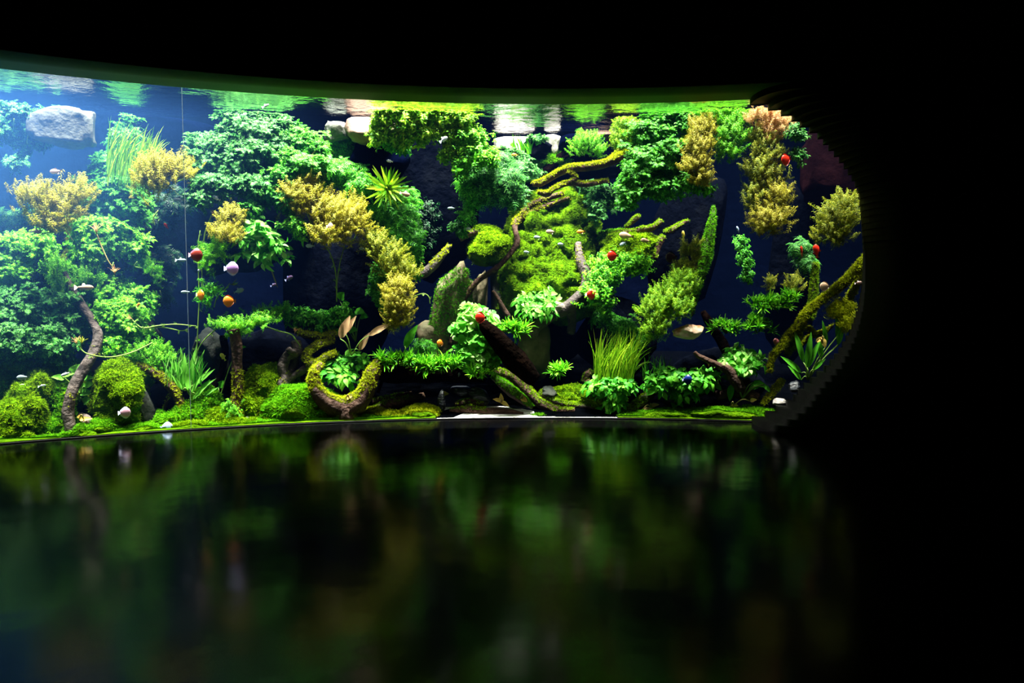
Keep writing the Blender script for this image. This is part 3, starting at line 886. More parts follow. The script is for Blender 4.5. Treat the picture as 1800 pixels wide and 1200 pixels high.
FM = dict(
    red=(fish_mat('red_fish', (.55, .010, .004), (.80, .035, .01)), fish_mat('red_fin', (.35, .015, .01), (.65, .05, .03))),
    orange=(fish_mat('orange_fish', (.75, .16, .01), (.90, .26, .02)), fish_mat('orange_fin', (.30, .06, .02), (.8, .22, .05))),
    darkred=(fish_mat('dark_red_fish', (.16, .012, .008), (.26, .03, .015)), fish_mat('dark_red_fin', (.10, .03, .10), (.25, .05, .05))),
    violet=(fish_mat('violet_fish', (.34, .16, .45), (.50, .28, .62)), fish_mat('violet_fin', (.22, .28, .75), (.40, .42, .85))),
    stripe=(fish_mat('striped_fish', (.55, .16, .14), (.55, .42, .62), stripe=26), fish_mat('striped_fin', (.35, .35, .7), (.5, .45, .7))),
    blue=(fish_mat('blue_fish', (.30, .45, .75), (.55, .65, .9)), fish_mat('blue_fin', (.25, .4, .7), (.5, .6, .85))),
    deepblue=(fish_mat('deep_blue_fish', (.004, .012, .09), (.01, .04, .30)), fish_mat('deep_blue_fin', (.003, .008, .05), (.008, .03, .2))),
    dark=(fish_mat('dark_fish', (.012, .004, .004), (.03, .008, .006)), fish_mat('dark_fin', (.008, .004, .004), (.02, .01, .01))),
    peach=(fish_mat('peach_fish', (.75, .42, .22), (.85, .62, .42)), fish_mat('peach_fin', (.7, .5, .35), (.85, .7, .5))),
    rose=(fish_mat('rose_fish', (.45, .12, .12), (.55, .2, .2)), fish_mat('rose_fin', (.4, .12, .14), (.5, .25, .25))),
    silver=(fish_mat('silver_fish', (.16, .22, .27), (.34, .42, .48)), fish_mat('silver_fin', (.12, .16, .19), (.22, .27, .30))),
    white=(fish_mat('white_fish', (.42, .46, .60), (.60, .62, .70)), fish_mat('white_fin', (.6, .62, .75), (.75, .76, .85))),
    brown=(fish_mat('brown_fish', (.30, .17, .10), (.48, .32, .22)), fish_mat('brown_fin', (.3, .2, .12), (.45, .3, .2))),
    yellow=(fish_mat('yellow_fish', (.72, .48, .05), (.85, .65, .12)), fish_mat('yellow_fin', (.7, .5, .1), (.8, .65, .2))),
    pinkish=(fish_mat('pinkish_fish', (.36, .20, .16), (.5, .32, .27)), fish_mat('pinkish_fin', (.3, .18, .15), (.42, .28, .24))),
)
M['eye'] = plain_mat('fish_eye', (.01, .01, .01), .2, .6)
def fish_body(hh, th, n=16, seg=14):
    """length 1 along +x (head at +.5); hh(t), th(t) half height and half thickness"""
    V, F = [], []
    for i in range(n + 1):
        t = i / n; x = .5 - t * .86
        for k in range(seg):
            a = 6.28318 * k / seg
            V.append((x, math.sin(a) * max(th(t), .004), math.cos(a) * max(hh(t), .006)))
    for i in range(n):
        for k in range(seg):
            b = i * seg + k; c = i * seg + (k + 1) % seg
            F.append((b, c, c + seg, b + seg))
    T = []
    V.append((.505, 0, 0)); V.append((-.365, 0, 0))
    for k in range(seg):
        T.append(((n + 1) * seg, (k + 1) % seg, k)); T.append(((n + 1) * seg + 1, n * seg + k, n * seg + (k + 1) % seg))
    return np.array(V), [np.array(F), np.array(T)]
def fin(top, bottom, th=.012):
    """a thin solid fin between two edge curves (lists of (x, z))"""
    n = len(top); V = []
    for s in (-1, 1):
        for (x, z), (x2, z2) in zip(bottom, top): V += [(x, s * th, z), (x2, s * th * .3, z2)]
    F = []
    for s in (0, 1):
        o = s * 2 * n
        for i in range(n - 1): F.append((o + 2 * i, o + 2 * i + 2, o + 2 * i + 3, o + 2 * i + 1))
    for i in range(n - 1):
        F.append((2 * i + 1, 2 * i + 3, 2 * n + 2 * i + 3, 2 * n + 2 * i + 1)); F.append((2 * i, 2 * i + 2, 2 * n + 2 * i + 2, 2 * n + 2 * i))
    for i in (0, n - 1): F.append((2 * i, 2 * i + 1, 2 * n + 2 * i + 1, 2 * n + 2 * i))
    return np.array(V), [np.array(F)]
def eye_geo(x, y, z, r):
    v, f = ICO[2]
    return v * np.array([r, r * .5, r]) + np.array([x, y, z]), [f]
def fish_shapes(kind):
    if kind == 'disc':
        hh = lambda t: .44 * (math.sin(math.pi * min(1, max(0, t)) ** .80) ** .62) * (1 - .12 * t) + (.05 if t > .9 else 0)
        th = lambda t: .115 * (math.sin(math.pi * min(1, t ** .7)) ** .7)
        top = lambda t: hh(t) + .12 * math.sin(math.pi * min(1, max(0, (t - .2) / .8))) ** .6
        ts = [.22 + .76 * i / 12 for i in range(13)]
        up = [(.5 - t * .86 - .03 * t, top(t)) for t in ts]; lo_ = [(.5 - t * .86, hh(t) * .93) for t in ts]
        tail_t = [(-.34, .07), (-.40, .11), (-.47, .16), (-.52, .18)]; tail_b = [(-.34, -.07), (-.40, -.11), (-.47, -.16), (-.52, -.18)]
        return [('body', 0, fish_body(hh, th)), ('dorsal_fin', 1, fin(up, lo_)), ('anal_fin', 1, fin([(x, -z) for x, z in up], [(x, -z) for x, z in lo_])),
                ('tail_fin', 1, fin(tail_t, tail_b)), ('eye', 2, eye_geo(.36, .085, .06, .035)), ('eye', 2, eye_geo(.36, -.085, .06, .035)),
                ('pelvic_fin', 1, fin([(.20, -.36), (.16, -.46), (.10, -.58)], [(.15, -.36), (.13, -.45), (.10, -.57)]))]
    hh = lambda t: (.155 if kind == 'slim' else .23) * (math.sin(math.pi * min(1, t ** .72)) ** .8) + (.03 if t > .85 else 0)
    th = lambda t: .09 * (math.sin(math.pi * min(1, t ** .7)) ** .8)
    h0 = .155 if kind == 'slim' else .23
    tail_t = [(-.34, .03), (-.42, .10), (-.52, .17)]; tail_b = [(-.34, -.03), (-.40, -.08), (-.52, -.17)]
    return [('body', 0, fish_body(hh, th, 12, 10)), ('tail_fin', 1, fin(tail_t, tail_b)),
            ('dorsal_fin', 1, fin([(.08, h0 * .98), (.0, h0 + .11), (-.10, h0 + .06)], [(.08, h0 * .9), (.0, h0 * .9), (-.12, h0 * .75)])),
            ('anal_fin', 1, fin([(-.05, -h0 * .85), (-.12, -h0 - .05), (-.22, -h0 * .9)], [(-.05, -h0 * .8), (-.12, -h0 * .75), (-.22, -h0 * .5)])),
            ('eye', 2, eye_geo(.38, .05, .03, .03)), ('eye', 2, eye_geo(.38, -.05, .03, .03))]
FISH = {}
def fish(kind, colour, label, px, py, d, length, ang=0, yaw=0, name=None, group=None):
    """length in pixels; ang: heading in the picture plane (0 = right, 180 = left); yaw turns it towards the viewer"""
    key = (kind, colour)
    c, xr, zu, yr = axes(px, py, d); s = S(px, py, d) * length
    if key not in FISH:
        parts = []
        for nm, mi, (v, fs) in fish_shapes(kind):
            o = link_mesh(nm, v, fs, (FM[colour][0], FM[colour][1], M['eye'])[mi], None, smooth=(nm in ('body', 'eye')))
            COL.objects.unlink(o); parts.append(o)
        FISH[key] = parts
    root = empty(name or {'disc': 'discus_fish', 'slim': 'tetra', 'oval': 'small_cichlid'}[kind], c)
    tag(root, label, 'fish', group or {'disc': 'disc-shaped fish', 'slim': 'small slim fish', 'oval': 'small oval fish'}[kind])
    a = math.radians(ang); y = math.radians(yaw)
    hd = ((xr * math.cos(a) + zu * math.sin(a)) * math.cos(y) - yr * math.sin(y)).normalized()
    upv = zu if abs(hd.z) < .9 else xr
    sd = upv.cross(hd).normalized(); up2 = hd.cross(sd).normalized()
    from mathutils import Matrix
    m = Matrix((hd, sd, up2)).transposed()
    root.rotation_euler = m.to_euler(); root.scale = (s, s, s)
    for o in FISH[key]:
        q = o.copy(); q.parent = root; COL.objects.link(q)
    return root
# ------------------------------------------------------------ big rocks and dark masses behind the plants
RD = 'dark rocks behind the plants'  # mostly added to back the plants and deepen the dark gaps
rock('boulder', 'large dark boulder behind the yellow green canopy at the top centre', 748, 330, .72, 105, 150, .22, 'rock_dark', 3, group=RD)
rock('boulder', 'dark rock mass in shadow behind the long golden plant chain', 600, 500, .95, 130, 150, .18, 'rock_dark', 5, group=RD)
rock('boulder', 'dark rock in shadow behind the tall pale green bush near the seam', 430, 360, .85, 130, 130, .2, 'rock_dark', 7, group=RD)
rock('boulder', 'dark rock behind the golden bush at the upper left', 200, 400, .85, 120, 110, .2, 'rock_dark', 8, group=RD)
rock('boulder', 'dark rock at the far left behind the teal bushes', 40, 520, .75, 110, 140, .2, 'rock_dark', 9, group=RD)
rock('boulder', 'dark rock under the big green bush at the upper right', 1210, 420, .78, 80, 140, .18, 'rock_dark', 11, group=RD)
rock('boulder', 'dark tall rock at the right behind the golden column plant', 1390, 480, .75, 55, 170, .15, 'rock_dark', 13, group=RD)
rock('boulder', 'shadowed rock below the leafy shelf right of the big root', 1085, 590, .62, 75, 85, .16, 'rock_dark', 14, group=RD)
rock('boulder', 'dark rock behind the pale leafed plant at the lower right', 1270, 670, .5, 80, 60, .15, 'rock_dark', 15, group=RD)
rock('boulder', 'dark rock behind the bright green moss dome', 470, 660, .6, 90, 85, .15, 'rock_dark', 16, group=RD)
rock('stone_slab', 'pale grey cut stone slab with a flat lower edge at the upper left', 108, 226, .52, 62, 42, .12, 'rock_grey', 21, amp=.16, facets=5, roll=-3, box=.45)
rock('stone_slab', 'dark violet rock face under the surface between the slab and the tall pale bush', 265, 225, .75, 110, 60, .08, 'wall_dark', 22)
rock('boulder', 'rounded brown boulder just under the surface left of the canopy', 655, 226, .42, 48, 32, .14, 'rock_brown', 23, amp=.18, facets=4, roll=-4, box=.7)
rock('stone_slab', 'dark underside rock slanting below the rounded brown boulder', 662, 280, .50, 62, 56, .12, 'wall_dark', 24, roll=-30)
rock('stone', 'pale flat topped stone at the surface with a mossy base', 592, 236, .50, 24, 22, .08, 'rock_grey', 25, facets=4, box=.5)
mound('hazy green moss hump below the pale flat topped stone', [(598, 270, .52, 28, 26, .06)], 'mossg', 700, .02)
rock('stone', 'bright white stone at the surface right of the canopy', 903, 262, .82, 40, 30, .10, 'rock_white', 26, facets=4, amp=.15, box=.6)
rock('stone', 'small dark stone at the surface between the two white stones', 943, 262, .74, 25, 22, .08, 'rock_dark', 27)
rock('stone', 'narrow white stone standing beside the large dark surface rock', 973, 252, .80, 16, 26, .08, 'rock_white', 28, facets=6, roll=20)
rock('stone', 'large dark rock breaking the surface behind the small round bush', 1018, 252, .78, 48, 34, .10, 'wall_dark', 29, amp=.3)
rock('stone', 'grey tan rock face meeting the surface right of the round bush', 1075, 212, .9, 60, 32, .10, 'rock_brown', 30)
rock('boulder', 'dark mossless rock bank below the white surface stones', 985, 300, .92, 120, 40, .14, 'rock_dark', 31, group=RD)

rock('stone_slab', 'dim maroon rock face behind the stepped edge at the right', 1462, 300, .62, 62, 90, .10, 'rock_red', 33, box=.6)
# the mossy hill in the middle
hill = []
for k in range(9):
    t = k / 8; y = 516 - 140 * t; dd = .50 + .34 * t
    hill += [(932 + 12 * t, y + 8, dd, 50 - 8 * t, 42, .24), (982 + 12 * t, y + 2, dd + .03, 52 - 6 * t, 46, .25), (1012 + 6 * t, y + 6, dd + .06, 36 - 4 * t, 38, .22)]
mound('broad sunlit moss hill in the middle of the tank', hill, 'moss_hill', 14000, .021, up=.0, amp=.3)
mound('smaller moss shelf left of the thin dark branch', [(866, 440, .62, 38, 26, .12), (850, 415, .68, 26, 16, .08)], 'moss', 2200, .02)
mound('hazy moss bank behind the top of the thin dark branch', [(955, 352, .86, 55, 18, .10), (1000, 345, .88, 40, 18, .08)], 'mossg', 1800, .02)
mound('far moss slope below the white stones', [(938, 288, .78, 52, 15, .08), (970, 280, .82, 40, 14, .08)], 'mossg', 1600, .02)
mound('moss slab leaning right of the leafy shelf', [(1105, 440, .56, 42, 26, .10), (1128, 428, .58, 22, 18, .08)], 'moss', 1800, .02)
mound('small hazy moss bank behind the crossed mossy branches at the right', [(1080, 425, .68, 40, 18, .08)], 'mossg', 800, .02)

# lower tan rocks
GT = 'tan rocks in the lower middle'
rock('standing_stone', 'pointed tan rock with a mossy face below the thin dark branch', 790, 555, .42, 40, 84, .10, 'rock_tan', 47, group=GT, roll=-14, amp=.35, facets=10, moss=('mossg', 2600, .016, -.6, (745, 470, 830, 590)))
rock('standing_stone', 'pale narrow rock just right of the thin dark branch', 838, 530, .54, 20, 60, .08, 'rock_tan', 42, group=GT, roll=-14)
rock('standing_stone', 'low tan boulder behind the bright carpet plants', 765, 605, .42, 48, 40, .10, 'rock_tan', 43, group=GT)
rock('standing_stone', 'tan rock behind the thick leaning black log', 938, 615, .42, 34, 58, .10, 'rock_tan', 44, group=GT)
rock('standing_stone', 'grey upright rock at the foot of the moss hill', 890, 520, .60, 30, 75, .08, 'rock_grey', 45, group=GT)
rock('standing_stone', 'dim tan rock wall under the big curving root', 985, 600, .55, 40, 52, .08, 'rock_dark', 46)
rock('boulder', 'rust and cream boulder below the yellow green bush at the right', 1211, 584, .14, 28, 13, .06, 'rock_rust', 47, facets=5, roll=6)
rock('boulder', 'grey streaked rock beside the mossy boulder at the lower left', 256, 715, .17, 18, 42, .08, 'rock_dim', 48, roll=8)
rock('boulder', 'faint grey boulder behind the brown stump', 372, 625, .5, 32, 52, .10, 'rock_dim', 49)
rock('boulder', 'faint grey rock face behind the leaning grey trunk', 262, 590, .6, 22, 40, .08, 'rock_dim', 50, roll=20)
rock('stone', 'small white stone tip at the glass under the moss dome', 437, 742, .10, 6, 12, .03, 'rock_white', 51, facets=3)
rock('stone', 'small grey stone tip at the glass left of the white tip', 400, 742, .10, 8, 14, .03, 'rock_grey', 52, facets=3)

# ------------------------------------------------------------ moss cushions at the foot of the glass
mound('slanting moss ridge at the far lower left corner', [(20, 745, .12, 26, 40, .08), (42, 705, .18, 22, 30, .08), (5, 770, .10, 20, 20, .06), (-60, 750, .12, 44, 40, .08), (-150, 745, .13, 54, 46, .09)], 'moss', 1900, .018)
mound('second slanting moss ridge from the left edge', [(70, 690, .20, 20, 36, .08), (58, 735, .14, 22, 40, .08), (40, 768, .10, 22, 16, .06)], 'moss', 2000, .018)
mound('third moss ridge beside the leaning grey trunk', [(103, 725, .20, 24, 50, .08), (95, 755, .14, 26, 24, .06)], 'mossg', 1500, .018)
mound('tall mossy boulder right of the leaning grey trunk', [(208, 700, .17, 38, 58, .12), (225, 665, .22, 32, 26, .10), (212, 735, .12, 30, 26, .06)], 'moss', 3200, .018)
mound('low moss lump below the sword plant', [(300, 745, .12, 24, 16, .05), (330, 735, .16, 26, 24, .08), (282, 738, .16, 12, 14, .04)], 'mossg', 1100, .018)
mound('moss lump between the sword plant and the brown stump', [(362, 720, .20, 24, 34, .08), (375, 745, .12, 16, 12, .04)], 'mossg', 1100, .018)
mound('bright green moss dome at the foot of the glass', [(530, 722, .15, 58, 42, .12), (500, 738, .11, 34, 20, .06), (560, 740, .11, 30, 18, .06)], 'mossg', 4200, .019)
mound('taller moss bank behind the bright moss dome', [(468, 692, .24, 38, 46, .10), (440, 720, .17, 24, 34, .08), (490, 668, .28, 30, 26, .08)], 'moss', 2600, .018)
mound('lumpy moss bank between the stump and the moss dome', [(455, 728, .16, 22, 24, .06), (485, 705, .22, 24, 30, .06), (475, 742, .10, 12, 12, .04)], 'mossy', 1500, .017)
mound('small low moss dome beside the white sand', [(740, 733, .09, 34, 20, .07)], 'mossy', 1300, .017)
mound('little moss lump left of the small moss dome', [(690, 738, .08, 30, 14, .05), (662, 735, .12, 24, 16, .05)], 'mossy', 1100, .017)
mound('flat moss carpet along the glass at the lower right', [(1180, 734, .07, 60, 13, .06), (1270, 732, .07, 60, 14, .07), (1140, 738, .06, 30, 8, .04), (1325, 728, .09, 30, 12, .05)], 'mossg', 4200, .016)
mound('tiny moss pad on the sand under the dark roots', [(945, 736, .06, 14, 7, .03)], 'mossg', 260, .014)
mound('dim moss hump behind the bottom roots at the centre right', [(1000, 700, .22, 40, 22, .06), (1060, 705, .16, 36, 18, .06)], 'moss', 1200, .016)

mound('low moss bank at the glass below the leaning grey trunk', [(150, 762, .07, 30, 14, .05), (180, 755, .08, 26, 16, .05), (250, 756, .06, 26, 10, .04)], 'mossg', 1400, .017)
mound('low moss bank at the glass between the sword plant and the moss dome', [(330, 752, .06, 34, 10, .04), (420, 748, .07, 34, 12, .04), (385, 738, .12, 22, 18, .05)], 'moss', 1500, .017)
mound('low moss bank at the glass under the U shaped mossy root', [(600, 744, .05, 34, 8, .03), (650, 742, .06, 26, 9, .03)], 'mossg', 800, .016)
mound('green moss slope behind the left ridges', [(60, 650, .34, 60, 34, .10), (120, 680, .30, 34, 40, .08), (15, 690, .3, 34, 40, .08)], 'mossg', 2200, .02)
# ------------------------------------------------------------ driftwood
wood('driftwood', 'leaning grey trunk winding down to the glass at the left', [
    [(113, 478, .34, 4), (124, 503, .32, 6), (145, 538, .28, 7), (163, 566, .24, 7), (172, 590, .20, 8), (163, 622, .16, 9), (140, 660, .12, 10), (125, 695, .09, 10), (120, 730, .08, 10), (128, 770, .06, 9)],
    [(132, 762, .07, 6), (150, 750, .07, 8), (153, 736, .09, 7), (140, 730, .12, 5)]], 'bark', moss=[('mossy', 160, .016, -1, (108, 690, 140, 722)), ('mossy', 120, .016, -1, (155, 608, 180, 634))])
wood('driftwood', 'pale branch rising through the foliage at the far left', [
    [(118, 492, .36, 4), (112, 470, .42, 5), (122, 440, .48, 6), (132, 428, .52, 5), (110, 410, .56, 6), (85, 400, .60, 6)]], 'bark', moss=('mossy', 220, .018, -.2))
wood('driftwood', 'short mossy branch between the dull golden bush and the streaming grass', [[(175, 370, .5, 4), (165, 340, .52, 5), (190, 318, .55, 5), (208, 302, .6, 4)]], 'bark', moss=('mossy', 160, .018, -.2))
wood('driftwood', 'mossy upright stub behind the bright bush at the left edge', [[(52, 520, .4, 7), (50, 490, .42, 8), (47, 450, .45, 9)]], 'bark_dark', moss=('mossy', 300, .018, -1, (20, 460, 90, 530)))
wood('driftwood', 'brown root arching over the dark hollow by the mossy boulder', [[(240, 642, .20, 5), (262, 650, .18, 7), (285, 665, .16, 8), (306, 688, .15, 8), (318, 715, .14, 7), (322, 745, .12, 6)], [(262, 655, .2, 3), (258, 700, .18, 2.5), (265, 740, .14, 2)], [(300, 690, .2, 3), (288, 720, .18, 2)]], 'bark_red', moss=('mossy', 260, .016, 0))
wood('tree_stump', 'straight brown stump with a mossy lower half', [[(410, 578, .13, 11), (415, 600, .13, 10), (417, 640, .13, 9), (418, 680, .12, 9), (416, 710, .12, 10), (418, 735, .11, 12)]], 'bark_red', 'driftwood stumps', moss=('mossy', 420, .016, -1, (395, 648, 440, 730)))
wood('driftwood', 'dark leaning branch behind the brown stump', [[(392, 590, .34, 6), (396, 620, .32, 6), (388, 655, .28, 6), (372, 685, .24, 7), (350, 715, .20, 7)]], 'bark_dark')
wood('driftwood', 'looping dark twisted root in the hollow left of centre', [
    [(520, 600, .24, 9), (522, 618, .22, 9), (512, 618, .18, 6), (506, 612, .17, 5)], [(522, 618, .22, 8), (505, 626, .20, 9), (497, 645, .19, 9), (500, 665, .18, 9), (494, 680, .17, 11)], [(520, 615, .23, 9), (516, 640, .24, 9), (508, 655, .22, 9), (498, 668, .19, 7)],
    [(548, 640, .22, 7), (530, 652, .20, 7), (515, 662, .19, 6), (500, 676, .18, 6), (488, 686, .16, 5)]], 'bark', moss=('mossy', 120, .014, .2, (485, 650, 560, 700)))
wood('driftwood', 'mossy forked branches reaching left of the broad leaved plant', [
    [(590, 586, .26, 6), (570, 592, .25, 7), (545, 590, .24, 6), (525, 585, .23, 5)], [(575, 591, .25, 6), (582, 600, .24, 6), (562, 606, .23, 7), (545, 618, .21, 7), (540, 632, .20, 7), (556, 640, .19, 8), (575, 628, .19, 7), (590, 622, .2, 6)], [(545, 634, .2, 6), (545, 650, .19, 5)]], 'bark', moss=('mossy', 900, .017, -.3))
wood('driftwood', 'thick mossy root sweeping in a U at the foot of the glass', [
    [(566, 640, .09, 6), (553, 656, .07, 9), (554, 680, .06, 12), (570, 704, .06, 16), (600, 717, .07, 19), (630, 706, .07, 18), (645, 682, .07, 15), (656, 655, .08, 12), (670, 636, .11, 9)], [(605, 715, .07, 19), (610, 735, .06, 17), (612, 748, .06, 10)]], 'bark_red', moss=('mossy', 1300, .017, -.05))
wood('driftwood', 'bent bare branch with mossy top crossing left of the moss hill', [
    [(728, 488, .48, 7), (745, 480, .48, 8), (762, 466, .50, 8), (778, 448, .52, 6), (790, 432, .55, 4)]], 'bark', moss=('mossy', 240, .015, .1, (755, 425, 800, 475)))
wood('driftwood', 'short arched branch stub on the smaller moss shelf', [[(808, 422, .60, 4), (822, 412, .60, 6), (838, 408, .62, 5), (850, 416, .62, 4)]], 'bark_red', moss=('moss', 90, .015, .2))
wood('driftwood', 'long thin dark branch crossing from the far moss down to the tan rocks', [
    [(1000, 348, .64, 3), (965, 360, .62, 5), (935, 373, .60, 6), (912, 386, .56, 8), (905, 400, .50, 5), (909, 424, .42, 5), (897, 446, .40, 5), (872, 472, .38, 5), (842, 492, .42, 5), (822, 516, .40, 5), (806, 550, .38, 5), (796, 580, .36, 4.5), (790, 606, .35, 3.5)],
    [(912, 384, .56, 6), (930, 362, .60, 5), (960, 349, .62, 5), (990, 340, .64, 4)]], 'bark_red', moss=[('mossy', 700, .017, -.2, (895, 335, 1010, 395)), ('mossy', 160, .013, .0, (815, 475, 860, 520))])
wood('driftwood', 'grey brown root curving down the right side of the moss hill', [
    [(1016, 428, .44, 6), (1018, 445, .40, 7), (1022, 462, .36, 9), (1032, 484, .32, 10), (1028, 508, .29, 10), (1012, 528, .26, 11), (992, 543, .24, 12), (962, 556, .22, 12), (940, 572, .22, 12), (936, 592, .22, 9)], [(1000, 540, .25, 10), (1006, 560, .3, 8), (1004, 585, .34, 7)]], 'bark', moss=('mossy', 140, .015, .1, (1005, 430, 1035, 470)))
wood('log', 'thick black log leaning in front of the tan rock', [[(848, 566, .06, 8), (858, 580, .06, 13), (880, 602, .07, 18), (902, 628, .07, 20), (922, 650, .08, 19), (940, 668, .09, 13)]], 'bark_dark', rough=.12)
wood('driftwood', 'thin bare dark stick standing above the black log', [[(866, 511, .34, 2.5), (874, 522, .33, 3.5), (884, 540, .32, 4.5), (896, 560, .31, 5)]], 'bark_red')
wood('driftwood', 'long mossy branch hanging under the surface right of centre', [
    [(936, 324, .52, 4), (950, 322, .52, 6), (968, 312, .52, 6), (985, 303, .52, 6), (1008, 296, .50, 7), (1040, 293, .50, 7), (1072, 285, .50, 7), (1095, 274, .52, 7), (1112, 262, .55, 6)],
    [(946, 338, .50, 4), (962, 341, .50, 5), (974, 332, .50, 4), (1000, 322, .50, 5), (1030, 324, .50, 5), (1068, 318, .50, 3)], [(1000, 300, .50, 5), (1012, 312, .49, 4), (1000, 322, .49, 4)], [(1060, 288, .52, 4), (1078, 275, .54, 3), (1088, 262, .56, 2)]], 'bark_red', moss=('mossy', 1500, .018, .15))
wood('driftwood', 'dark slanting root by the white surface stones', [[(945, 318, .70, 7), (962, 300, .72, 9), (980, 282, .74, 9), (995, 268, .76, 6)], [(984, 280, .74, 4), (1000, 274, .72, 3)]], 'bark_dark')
wood('driftwood', 'crossed mossy branches left of the dark hollow at the right', [
    [(1076, 414, .60, 5), (1090, 410, .58, 7), (1110, 408, .57, 5), (1128, 404, .56, 5), (1148, 400, .55, 5), (1162, 388, .56, 4)], [(1100, 400, .60, 3), (1118, 384, .62, 5), (1124, 380, .63, 3)], [(1168, 408, .58, 3), (1182, 404, .58, 5), (1198, 394, .60, 4), (1210, 388, .62, 2)],
    [(1150, 455, .52, 6), (1154, 440, .53, 6), (1160, 424, .54, 7), (1166, 416, .55, 5)]], 'bark_red', moss=('moss', 600, .016, .1))
wood('driftwood', 'slender mossy trunk slanting down beside the yellow green bush at the right', [[(1254, 362, .46, 1.5), (1252, 385, .44, 5), (1248, 410, .42, 8), (1243, 440, .40, 9), (1236, 470, .38, 8), (1226, 500, .36, 7), (1219, 535, .34, 4), (1216, 555, .33, 2)]], 'bark', moss=('mossg', 1300, .017, -1))
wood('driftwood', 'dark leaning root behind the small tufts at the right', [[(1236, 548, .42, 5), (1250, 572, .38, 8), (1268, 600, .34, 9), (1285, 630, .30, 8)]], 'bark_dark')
wood('driftwood', 'brown branch poking left in front of the dark rock at the lower right', [[(1221, 618, .08, 3), (1226, 624, .08, 4), (1245, 634, .08, 5), (1264, 642, .08, 6), (1282, 652, .08, 9), (1292, 668, .08, 10), (1304, 686, .08, 8)]], 'bark_red')
wood('driftwood', 'yellow mossy branch running to the curved right edge of the window', [
    [(1524, 452, .16, 6.5), (1508, 472, .15, 7.9), (1488, 494, .15, 7.9), (1462, 514, .14, 7.2), (1442, 530, .14, 6.5), (1420, 548, .13, 6.5), (1406, 566, .12, 5.8), (1388, 590, .12, 5.8), (1372, 610, .11, 5.0), (1358, 628, .11, 4.3), (1352, 655, .10, 3.6)],
    [(1412, 560, .13, 5.0), (1404, 588, .13, 5.0), (1394, 608, .14, 4.3), (1382, 625, .15, 3.6)], [(1516, 480, .2, 4.3), (1496, 520, .18, 5.0), (1482, 545, .17, 5.0), (1472, 562, .16, 3.6)]], 'bark', moss=('mossy', 2600, .02, -.6))
wood('tree_stump', 'mossy upright stump behind the yellow mossy branch at the right', [[(1432, 462, .30, 5.8), (1432, 480, .30, 5.0), (1430, 505, .29, 5.8), (1428, 535, .28, 6.5), (1424, 560, .26, 5.8)]], 'bark', 'driftwood stumps', moss=('moss', 700, .016, -1))
wood('driftwood', 'mossy root at the lower right corner near the stepped boards', [[(1376, 668, .12, 5), (1362, 685, .12, 6), (1348, 702, .10, 5), (1340, 712, .09, 3)]], 'bark', moss=('mossy', 300, .017, -.5))
wood('driftwood', 'small mossy twig in the shadow under the yellow mossy branch', [[(1420, 575, .16, 4), (1435, 590, .15, 5), (1452, 582, .15, 3)]], 'bark', moss=('mossy', 140, .017, -.5))
wood('driftwood', 'thin mossy branch behind the pointed blades at the right edge', [[(1410, 606, .18, 3), (1425, 592, .18, 4), (1448, 584, .18, 4), (1464, 572, .18, 2)]], 'bark', moss=('mossy', 140, .016, 0))
# the tangle of roots along the bottom
BR = 'low roots along the bottom'
wood('driftwood', 'broad dark root shelf under the bright carpet tufts', [[(655, 650, .16, 12), (690, 655, .16, 18), (730, 657, .17, 17), (775, 656, .17, 16), (815, 658, .18, 13), (850, 662, .2, 10)], [(668, 645, .15, 3), (672, 665, .13, 3), (664, 690, .13, 3)]], 'bark_dark', BR, rough=.3)
wood('driftwood', 'dark ragged root lying behind the little moss lump', [[(650, 722, .14, 6), (680, 712, .16, 9), (715, 704, .20, 9), (745, 695, .24, 6)], [(655, 706, .18, 5), (690, 700, .2, 7), (725, 692, .22, 5)]], 'bark_red', BR, rough=.4, moss=('moss', 220, .015, .4, (645, 690, 725, 730)))
wood('driftwood', 'mossy root slanting right from under the green tuft', [[(866, 662, .18, 5), (885, 676, .16, 9), (905, 692, .14, 9), (920, 704, .12, 7), (936, 716, .10, 4)]], 'bark', BR, moss=('mossg', 520, .015, -.2))
wood('driftwood', 'reddish root running from the black log to the sand', [[(865, 650, .24, 7), (890, 660, .24, 9), (915, 672, .22, 9), (935, 695, .18, 9), (955, 712, .14, 8), (985, 722, .10, 7), (1010, 722, .08, 5)]], 'bark_red', BR, moss=('moss', 420, .015, .3))
wood('driftwood', 'mossy root leading right behind the white sand', [[(950, 690, .20, 6), (975, 705, .17, 7), (1000, 712, .15, 7), (1040, 716, .13, 6), (1075, 724, .10, 5)]], 'bark', BR, moss=('moss', 520, .015, .1))
wood('driftwood', 'low brown root lying on the white sand', [[(790, 722, .10, 4), (820, 720, .10, 7), (850, 724, .09, 8), (885, 724, .08, 7), (920, 728, .07, 4)], [(800, 712, .14, 5), (825, 706, .15, 6), (850, 710, .13, 4)]], 'bark_red', BR, rough=.35, moss=('moss', 260, .015, .2, (780, 695, 855, 722)))
wood('driftwood', 'dark root stub by the grass at the lower centre right', [[(1025, 672, .24, 4), (1032, 660, .24, 6), (1040, 652, .25, 5)], [(1032, 668, .22, 4), (1045, 690, .2, 5)]], 'bark_red', BR, rough=.4, moss=('moss', 70, .014, 0))
wood('driftwood', 'mossy root sloping behind the broad leaves at the lower right', [[(1102, 726, .10, 6), (1120, 712, .12, 9), (1138, 698, .14, 9), (1150, 684, .16, 7)], [(1190, 700, .14, 6), (1220, 694, .14, 7), (1245, 682, .15, 7), (1262, 674, .16, 4)]], 'bark', BR, moss=('moss', 620, .015, .0))
